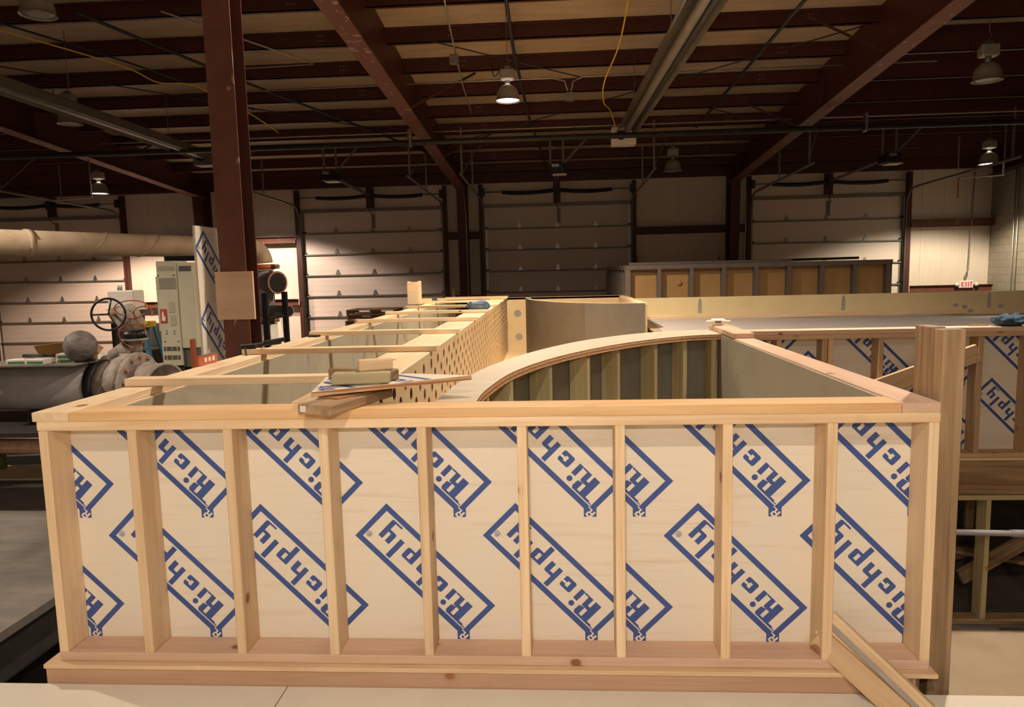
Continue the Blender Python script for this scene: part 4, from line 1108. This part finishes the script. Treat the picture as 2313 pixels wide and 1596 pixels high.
# spirit levels
lv = empty('spirit_level', (-.0, 1.46, ZT + .03), 'orange spirit level standing on edge on the outer left wall', 'level')
lo_ = Vector((-.035, 1.40, ZT + .032)); l1_ = Vector((-.033, 1.63, ZT + .032))
board('body', lo_, l1_, .055, .018, M['orange'], lv, (0, 0, 1), .002)
board('top_rail', lo_ + Vector((0, 0, .029)), l1_ + Vector((0, 0, .029)), .003, .022, M['galv'], lv, (0, 0, 1), 0)
for k in range(3):
    board('vial_number', lo_ + Vector((.011, .06 + .05 * k, 0)), lo_ + Vector((.011, .09 + .05 * k, 0)), .026, .002, M['offwhite'], lv, (0, 0, 1), .0008)
o = board('upright_level', (-.56, 2.40, FLOOR), (-.59, 2.42, 1.14), .024, .05, M['orange'], None, (1, 0, 0))
tag(o, 'long orange level standing upright left of the printed plywood sheet', 'level')

# ================================================================ LEFT BACKGROUND
# tan overhead pipe with elbow
pt = empty('tan_steel_pipe', (-3.5, 7.0, 2.05), 'large tan pipe with spiral ridges running level behind the near column to an elbow', 'pipe')
A0, A1 = Vector((-4.78, 4.9, 2.07)), Vector((-2.72, 8.45, 2.05))
el = [A0, A0.lerp(A1, .5), A1, A1 + Vector((.08, .14, -.01)), A1 + Vector((.14, .25, -.07)), A1 + Vector((.17, .30, -.18)), A1 + Vector((.18, .31, -.34))]
dr = (A1 - A0).normalized()
tube('pipe_run', [A0, A0.lerp(A1, .5), A1], .152, M['pipe_tan'], pt, 28)
ce = A1 + Vector((0, 0, -.24))
tube('elbow', [A1 + dr * (.24 * math.sin(a)) + Vector((0, 0, -.24 * (1 - math.cos(a)))) for a in [PI / 2 * k / 8 for k in range(9)]], .158, M['pipe_tan'], pt, 28)
tube('band', [A0 + dr * .93, A0 + dr * 1.0], .166, M['pipe_tan'], pt, 28)
sid = dr.cross(Vector((0, 0, 1))).normalized(); upv = sid.cross(dr)
for k in range(3):
    pts = []
    for j in range(25):
        a = -PI * .1 + PI * 1.9 * j / 24; s = 1.75 + .72 * k + .30 * math.cos(a) * .5
        pts.append(A0 + dr * (s) + (sid * math.sin(a) + upv * math.cos(a)) * .153)
    tube('spiral_ridge', pts, .010, M['pipe_tan'], pt, 6)
# vertical valve stack
vb = A1 + dr * .24
vs = empty('valve_stack', (vb.x, vb.y, .5), 'grey vertical pipe stack with open outlets and an orange clamp right of the near column', 'pipe stack')
zv = vb.z - .26
tube('clamp_ring', [(vb.x, vb.y, zv), (vb.x, vb.y, zv - .085)], .185, M['orange'], vs, 28)
tube('clamp_bolt', [(vb.x + .17, vb.y - .05, zv - .04), (vb.x + .29, vb.y - .07, zv - .04)], .035, M['rust'], vs, 10)
tube('upper_body', [(vb.x, vb.y, zv - .09), (vb.x, vb.y, .95)], .16, M['pvcgrey'], vs, 28)
tube('lower_body', [(vb.x, vb.y, .95), (vb.x, vb.y, FLOOR)], .13, M['castiron'], vs, 24)
tube('flange', [(vb.x, vb.y, .86), (vb.x, vb.y, .95)], .21, M['rust'], vs, 24)
tube('wrap', [(vb.x, vb.y, .84), (vb.x, vb.y, .1)], .175, M['offwhite'], vs, 20)
def open_pipe(name, a, b, r, mat, parent, n=28, wall=.012, lip=None):
    a, b = Vector(a), Vector(b); d = (b - a); Ln = d.length
    prof = [(r, 0), (r, Ln - .03), (r * 1.07, Ln - .03), (r * 1.07, Ln), (r - wall, Ln), (r - wall, .02), (0, .02)]
    return lathe(name, prof, mat, a, parent, n, axis=d.normalized())
od = Vector((.95, -.42, -.03)).normalized(); od = Vector((.84, -.54, -.02)).normalized()
c_ = Vector((vb.x, vb.y, 1.50)); open_pipe('upper_outlet', c_, c_ + od * .36, .165, M['pvcgrey'], vs)
tube('outlet_rim', [c_ + od * .345, c_ + od * .368], .182, M['rust'], vs, 28); tube('bore_shade', [c_ + od * .365, c_ + od * .3705], .155, M['black'], vs, 28)  # black disc over the mouth paints in the dark of the hollow
c_ = Vector((vb.x, vb.y, 1.06)); open_pipe('lower_outlet', c_, c_ + od * .60, .085, M['pvcgrey'], vs)
tube('outlet_rim', [c_ + od * .56, c_ + od * .61], .098, M['rust'], vs, 24); tube('bore_shade', [c_ + od * .608, c_ + od * .6125], .078, M['black'], vs, 24)  # lower mouth gets the same painted-in dark disc
# black stand
st_ = empty('black_stand', (-2.2, 7.9, FLOOR), 'black square-tube stand beside the grey pipe stack', 'stand')
for p in ((-2.02, 7.26), (-1.98, 7.9)):
    box('leg', (p[0] - .035, p[1] - .035, FLOOR), (p[0] + .035, p[1] + .035, 1.36), M['black'], st_)
box('cross_rail', (-2.04, 7.26, .98), (-1.97, 7.9, 1.02), M['black'], st_)
s2 = empty('black_stand', (-2.35, 6.0, FLOOR), 'black square-tube stand behind the grey-green cabinet, holding the tan pipe', 'stand')
for p, zt_ in (((-2.55, 5.75), 1.86), ((-2.16, 5.75), 2.02)):
    box('leg', (p[0] - .04, p[1] - .04, FLOOR), (p[0] + .04, p[1] + .04, zt_), M['black'], s2)
box('cross_rail', (-2.55, 5.73, 1.80), (-2.16, 5.77, 1.86), M['black'], s2)
box('base_rail', (-2.9, 5.38, .30), (-1.9, 5.46, .42), M['black'], s2)

# cabinet
cab = empty('control_cabinet', (-2.2, 5.2, .55), 'tall grey-green vented control cabinet left of the printed plywood', 'cabinet')
CX0, CX1, CY_ = -2.40, -1.99, 5.18
CXM = -2.17
box('body', (CX0, CY_, .60), (CXM, CY_ + .26, 1.79), M['cabinet'], cab, .004)
box('side_bay', (CXM + .001, CY_ + .012, .80), (CX1, CY_ + .26, 1.77), M['cabinet'], cab, .004)
box('recess_shade', (CXM + .001, CY_ + .03, .58), (CX1, CY_ + .26, .799), M['vent'], cab)  # solid dark block, its colour standing in for the recess shade
def slats(x0, x1, z0, z1, n):
    bm = bmesh.new()
    add_box(bm, (x0, CY_ - .001, z0), (x1, CY_ - .0005, z1))
    fr_ = link('vent', bm, M['vent'], cab)
    bm = bmesh.new()
    for k in range(n):
        x = x0 + (x1 - x0) * (k + .5) / n; add_box(bm, (x - .003, CY_ - .004, z0), (x + .003, CY_ - .001, z1))
    link('slats', bm, M['cabinet'], fr_)
slats(CX0 + .02, CXM - .02, 1.685, 1.735, 18); slats(CX0 + .02, CXM - .01, 1.475, 1.60, 14)
slats(-2.285, -2.215, 1.21, 1.33, 8); slats(-2.28, -2.21, 1.06, 1.18, 8)
slats(CX0 + .02, CXM - .02, .77, .82, 3); slats(CX0 + .02, CXM - .02, .67, .72, 3)
box('side_window', (CXM + .03, CY_ + .008, 1.675), (CX1 - .01, CY_ + .012, 1.73), M['vent'], cab)
rl = box('warning_label', (-2.39, CY_ - .003, 1.09), (-2.31, CY_ - .001, 1.25), M['red'], cab)
bm = bmesh.new(); Pz = [(-2.375, 1.12), (-2.335, 1.11), (-2.33, 1.16), (-2.345, 1.17), (-2.35, 1.21), (-2.365, 1.23), (-2.37, 1.18)]
bm.faces.new([bm.verts.new((x, CY_ - .0035, z)) for x, z in Pz]); link('label_figure', bm, M['offwhite'], rl)
for x, z in ((-2.38, 1.63), (-2.2, 1.63), (-2.33, 1.0), (-2.24, 1.0), (-2.33, .97), (-2.24, .97), (-2.36, .88), (-2.2, .88)):
    box('screw_head', (x - .006, CY_ - .004, z - .006), (x + .006, CY_, z + .006), M['dark'], cab)
box('top_step', (CX0 - .02, CY_ + .01, 1.0), (CX0 - .001, CY_ + .26, 1.62), M['cabinet'], cab)
box('pedestal', (-2.20, CY_ + .1, FLOOR), (-2.10, CY_ + .2, .60), M['black'], cab)
tag(lathe('green_tub', [(0, 0), (.2, 0), (.23, .16), (.24, .16), (.24, .18), (.0, .18)], M['green'], (-2.50, 5.9, .52), None, 24), 'green tub behind the foot of the grey-green cabinet', 'tub')
tag(box('steel_shelf', (-3.0, 5.5, .40), (-1.95, 6.4, .515), M['dark']), 'dark shelf carrying the green tub', 'shelf')

# bench the left pieces stand on
bn = empty('steel_workbench', (-3, 4.4, 0), 'dark low workbench under the big blue-grey pipe', 'bench')
box('bench_top', (-4.6, 3.5, .16), (-1.55, 5.05, .20), M['dark'], bn)
for x in (-4.5, -1.65):
    for y in (3.6, 4.95): box('leg', (x - .04, y - .04, FLOOR), (x + .04, y + .04, .16), M['dark'], bn)
# big pipe with flanges
bp = empty('blue_grey_pipe', (-3, 4.2, .5), 'big blue-grey pipe with bolted flanges lying at the left', 'pipe')
B0, B1 = Vector((-4.9, 4.25, .55)), Vector((-2.44, 4.10, .55)); bd = (B1 - B0).normalized()
tube('pipe_run', [B0, B0.lerp(B1, .5), B1], .245, M['pipe_grey'], bp, 36)
tube('rubber_band', [B1 + bd * -.02, B1 + bd * .07], .256, M['black'], bp, 36)
tube('flange_neck', [B1 + bd * .07, B1 + bd * .2], .246, M['castiron'], bp, 36)
tube('valve_body', [B1 + bd * .2, B1 + bd * .23, B1 + bd * .35, B1 + bd * .38], .3, M['castiron'], bp, 12, radii=[.25, .315, .315, .26])
fl = tube('flange', [B1 + bd * .38, B1 + bd * .43], .325, M['castiron'], bp, 36)
for k in range(14):
    a = 2 * PI * k / 14; oo = (Vector((0, 0, 1)) * math.cos(a) + Vector((bd.y, -bd.x, 0)) * math.sin(a)) * .285
    tube('bolt', [B1 + bd * .35 + oo, B1 + bd * .46 + oo], .022, M['rust'], bp, 6)
open_pipe('open_stub', B1 + bd * .43, B1 + bd * .43 + Vector((.30, -.10, -.02)), .235, M['castiron'], bp)
tube('band_mark', [B0.lerp(B1, .46) + Vector((0, 0, 0)), B0.lerp(B1, .50)], .2462, M['castiron'], bp, 36)
for x in (-4.2, -3.1):
    box('cradle', (x - .06, 3.98, .201), (x + .06, 4.36, .32), M['dark'], bp)
# second pipe beneath
run('rusty_pipe', [(-4.9, 3.75, .05), (-1.75, 3.55, .05)], .07, M['rust'], 'thin brown pipe running below the big blue-grey pipe', 'pipe', None, 16)

# handwheel valve
vl = empty('gear_valve', (-2.45, 4.6, .8), 'motorised valve with a black handwheel standing above the big pipe', 'valve')
vx, vy = -2.33, 4.46
tube('stem_column', [(vx + .05, vy, .82), (vx + .05, vy, .98)], .07, M['castiron'], vl, 16)
tube('base_flange', [(vx + .05, vy, .96), (vx + .05, vy, .985)], .13, M['castiron'], vl, 20)
tube('lower_collar', [(vx + .05, vy, .985), (vx + .05, vy, 1.06)], .12, M['black'], vl, 20)
tube('gear_body', [(vx + .03, vy, 1.06), (vx + .02, vy, 1.15), (vx - .01, vy, 1.24), (vx - .04, vy, 1.31)], .12, M['castiron'], vl, 18, radii=[.12, .135, .12, .09])
tube('gear_case', [(vx - .05, vy - .09, 1.24), (vx - .05, vy + .1, 1.24)], .085, M['castiron'], vl, 18)
box('motor_box', (vx - .24, vy + .05, 1.29), (vx + .05, vy + .25, 1.48), M['offwhite'], vl, .012)
box('motor_foot', (vx - .26, vy + .04, 1.275), (vx + .06, vy + .26, 1.29), M['offwhite'], vl)
box('gearbox_cover', (vx - .02, vy - .08, 1.06), (vx + .12, vy + .06, 1.18), M['pvcgrey'], vl, .01)
tube('lug', [(vx - .14, vy + .1, 1.48), (vx - .14, vy + .1, 1.53)], .012, M['galv'], vl, 8); tube('lug', [(vx - .11, vy + .1, 1.48), (vx - .11, vy + .1, 1.53)], .012, M['galv'], vl, 8)
wc = Vector((-2.37, 4.2, 1.25)); wn = Vector((.25, -1, .05)).normalized(); wx = Vector((1, .25, 0)).normalized(); wz = wn.cross(wx)
rim = tube('handwheel', [wc + (wx * math.cos(2 * PI * k / 32) + wz * math.sin(2 * PI * k / 32)) * .158 for k in range(33)], .011, M['black'], vl, 8)
for a in (PI, PI / 3 + .3, -PI / 3):
    tube('spoke', [wc, wc + (wx * math.cos(a) + wz * math.sin(a)) * .155], .009, M['black'], vl, 6)
tube('wheel_shaft', [wc, wc - wn * .22], .016, M['rust'], vl, 8)
for k, (cx_, cz_, ra, rb) in enumerate(((-2.20, 1.29, .17, .09), (-2.21, 1.02, .14, .12), (-2.08, 1.22, .09, .10))):
    tube('copper_tubing', smooth_line([(cx_ + ra * math.cos(2 * PI * j / 12), vy - .14 + .03 * math.sin(j), cz_ + rb * math.sin(2 * PI * j / 12)) for j in range(12)], 3), .006, M['orange'], vl, 6)
tube('side_motor', [(vx - .16, vy - .05, .80), (vx + .0, vy - .05, .90)], .075, M['castiron'], vl, 14)

# ladder, bins
ld = empty('step_ladder', (-3.0, 5.9, FLOOR), 'blue fibreglass step ladder with a yellow top cap', 'ladder')
lx, ly, lz = -3.0, 5.86, 1.0
for s in (-1, 1):
    board('front_rail', (lx + s * .06 - .02, ly, lz), (lx + s * .2 - .06, ly - .25, FLOOR), .06, .025, M['blue'], ld, (0, 1, 0))
    board('rear_rail', (lx + s * .06 + .04, ly + .05, lz), (lx + s * .2 + .14, ly + .7, FLOOR), .04, .02, M['blue'], ld, (0, 1, 0))
for k in range(6):
    z = .75 - .3 * k; q_ = (lz - z) / (lz - FLOOR)
    box('step', (lx - .09 - .1 * q_, ly - .25 * q_ - .04, z - .01), (lx + .05 + .08 * q_, ly - .25 * q_ + .03, z + .01), M['galv'], ld)
box('top_cap', (lx - .12, ly - .08, lz), (lx + .11, ly + .1, lz + .075), M['yellow'], ld, .01)
tb = empty('waste_bin', (-3.44, 6.76, FLOOR), 'large brown bin with a bag behind the blue ladder', 'bin')
lathe('drum', [(0, 0), (.2, 0), (.235, 2.05), (.255, 2.06), (.255, 2.10), (.24, 2.12)], M['binbrown'], (-3.40, 6.76, FLOOR), tb, 24)
lathe('lid', [(.25, 0), (.25, .05), (.235, .2), (.19, .28), (0, .30)], M['binbrown'], (-3.40, 6.76, FLOOR + 2.12), tb, 24)
tag(lathe('dark_jar', [(0, 0), (.17, 0), (.18, .05), (.18, .32), (.15, .36), (0, .37)], M['vent'], (-3.62, 6.6, 1.02), None, 20), 'dark round drum behind the handwheel valve', 'drum')
tag(box('drum_stand', (-3.8, 6.45, FLOOR), (-3.45, 6.75, 1.02), M['dark']), 'dark block carrying the round drum behind the valve', 'stand')

# things on the big pipe / bench
tag(box('plank_shelf', (-3.5, 3.68, .795), (-2.42, 4.1, .81), M['slate']), 'grey plate laid over the big pipe, carrying small boxes', 'shelf')
def carton(loc, sx, sy, sz, rz, lab):
    r = empty('label_box', loc, lab, 'box', 'white and green boxes on the big pipe', None, rz)
    bm = bmesh.new(); add_box(bm, (-sx, -sy, 0), (sx, sy, sz), .003); link('carton', bm, M['offwhite']).parent = r
    bm = bmesh.new(); add_box(bm, (-sx * .8, -sy - .001, sz * .15), (sx * .95, -sy, sz * .6)); link('green_stripe', bm, M['green']).parent = r
    return r
carton((-3.06, 3.84, .811), .09, .07, .045, .05, 'white box with a green stripe at the left end of the row on the pipe')
carton((-2.83, 3.80, .811), .10, .07, .05, -.12, 'white and green box in the middle of the row on the pipe')
carton((-2.62, 3.90, .811), .085, .06, .042, .1, 'white and green box at the right end of the row, lower one')
carton((-2.61, 3.89, .854), .085, .06, .045, .22, 'white and green box stacked on top at the right end of the row')
tag(tube('black_cable_coil', smooth_line([(-2.88 + .16 * math.cos(k * .9), 3.86 + .06 * math.sin(k * .9), .868 + .002 * k) for k in range(14)], 3), .008, M['black'], None, 6), 'coiled black cable lying over the white boxes', 'cable')
cbx = empty('cardboard_box', (-2.95, 4.3, .8), 'open brown cardboard box behind the white boxes', 'box')
box('carton_body', (-3.12, 4.16, .20), (-2.68, 4.44, .86), M['carton'], cbx)
board('flap', (-3.12, 4.15, .90), (-2.80, 4.15, .93), .12, .006, M['carton'], cbx, (0, -.5, 1), 0)
board('flap', (-2.80, 4.44, .92), (-2.66, 4.44, .84), .14, .006, M['carton'], cbx, (0, .5, 1), 0)
mx = empty('round_motor', (-2.45, 3.9, .85), 'scuffed grey rounded drum with a small lever on a black foot', 'drum')
lathe('drum_body', [(0, -.13), (.085, -.13), (.13, -.08), (.148, 0), (.14, .065), (.11, .115), (0, .125)], M['drumgrey'], (-2.50, 3.92, .955), mx, 28, axis=(.5, -.5, .75))
board('foot', (-2.50, 3.92, .82), (-2.36, 3.9, .83), .03, .04, M['black'], mx); tube('lever', [(-2.55, 3.9, .97), (-2.63, 3.9, 1.06)], .009, M['pvcgrey'], mx, 8)
tag(tube('white_elbow', [(-2.98, 4.62, .70), (-2.88, 4.6, .75), (-2.78, 4.58, .76), (-2.68, 4.57, .74), (-2.62, 4.56, .66)], .075, M['offwhite'], None, 20), 'white plastic elbow fitting beside the round drum', 'fitting')

# low platform at the left with steel edge
tg = empty('grey_slab_platform', (-3.5, 3, -.7), 'low grey slab platform with a dark steel edge left of the foreground wall', 'platform')
box('slab', (-7.0, 1.0, -.66), (-1.42, 5.3, -.60), M['slate'], tg)
board('edge_beam_web', (-1.45, .8, -.76), (-1.45, 5.3, -.76), .20, .012, M['dark'], tg)
board('edge_beam_flange', (-1.40, .8, -.86), (-1.40, 5.3, -.86), .14, .014, M['dark'], tg, (1, 0, 0), 0)
for y in (1.3, 3.0, 5.0): box('leg', (-1.6, y, FLOOR), (-1.5, y + .1, -.661), M['dark'], tg)
for y in (1.3, 5.0): box('leg', (-6.8, y, FLOOR), (-6.7, y + .1, -.661), M['dark'], tg)
tag(box('pale_board', (-4.6, 4.7, -.599), (-2.6, 5.25, -.575), M['tan_green']), 'pale board lying on the grey slab at the left', 'board')
fk = empty('olive_flask', (-4.55, 5.0, -.575), 'olive drinks flask standing on the pale board', 'flask')
lathe('flask_body', [(0, 0), (.05, 0), (.055, .02), (.055, .2), (.045, .22), (0, .22)], M['olive'], (-4.42, 5.12, -.575), fk, 20)
tube('flask_cap', [(-4.42, 5.12, -.355), (-4.42, 5.12, -.325)], .04, M['black'], fk, 16)
for k in range(3):
    o = board('steel_beam', (-6.6, 5.9 + .55 * k, -.9 + .02 * k), (-1.5, 6.6 + .55 * k, -.9 + .02 * k), .16, .10, M['dark'], None, (0, 0, 1))
    tag(o, ['dark steel beam lying on the floor just beyond the grey slab', 'dark steel beam on the floor, second beyond the slab', 'dark steel beam on the floor, farthest of three beyond the slab'][k], 'beam', 'steel beams on the floor')
for k in range(2):
    for s in (0,): pass
for x in (-6.2, -2.0):
    tag(box('floor_block', (x - .1, 5.7, FLOOR), (x + .1, 8.2, -.985), M['dark']), 'dark block under the steel beams, at the ' + ('left' if x < -3 else 'right'), 'block')
bk = empty('bucket', (-1.0, 1.7, FLOOR), 'blue-grey domed drum down in the dark left of the foreground wall', 'drum')
lathe('bucket_body', [(0, 0), (.17, 0), (.19, .33), (.2, .34)], M['bucket'], (-.98, 1.75, FLOOR), bk, 28)
lathe('lid', [(.205, 0), (.205, .03), (.16, .08), (0, .11)], M['bucket'], (-.98, 1.75, FLOOR + .34), bk, 28)

# pallets
def pallet():
    r = empty('pallet', (0, 0, 0))
    for y in (-.5, -.25, 0, .25, .5): 
        bm = bmesh.new(); add_box(bm, (-.6, y - .045, .115), (.6, y + .045, .133)); link('top_slat', bm, M['pallet']).parent = r
    for y in (-.5, 0, .5):
        bm = bmesh.new(); add_box(bm, (-.6, y - .045, 0), (.6, y + .045, .018)); link('bottom_slat', bm, M['pallet']).parent = r
    for x in (-.58, 0, .58):
        bm = bmesh.new(); add_box(bm, (x - .02, -.54, .0185), (x + .02, .54, .1145)); link('stringer', bm, M['pallet']).parent = r
    return r
pp_ = pallet()
for k in range(16):
    o = pp_ if k == 0 else copy_tree(pp_)
    z = FLOOR + .135 * k
    o.location = (-2.45 + .03 * math.sin(k * 2.3), 15.2 + .03 * math.cos(k * 3.1), z); o.rotation_euler = (0, 0, .04 * math.sin(k * 1.7))
    lab = {15: 'topmost pallet of the stack behind the trough', 14: 'second pallet from the top of the stack behind the trough', 13: 'third pallet from the top of the stack behind the trough'}.get(k, 'pallet lower in the stack behind the trough, hidden by the frames')
    tag(o, lab, 'pallet', 'pallets in the stack' if k < 13 else 'top pallets of the stack')
# planks by the far wall
for x, h_, lab in ((-6.35, 2.2, 'yellowish plank leaning on the far wall right of the near column'), (-.85, 2.6, 'thin plank standing beside the middle wall column'), (-.95, 2.3, 'shorter plank standing left of the middle wall column')):
    o = board('leaning_plank', (x + .05, 17.6, FLOOR), (x, 17.95, FLOOR + h_), .09 if x > -5 else .14, .02, M['pine_dim' if x > -5 else 'pine_top'], None, (1, 0, 0))
    tag(o, lab, 'plank')
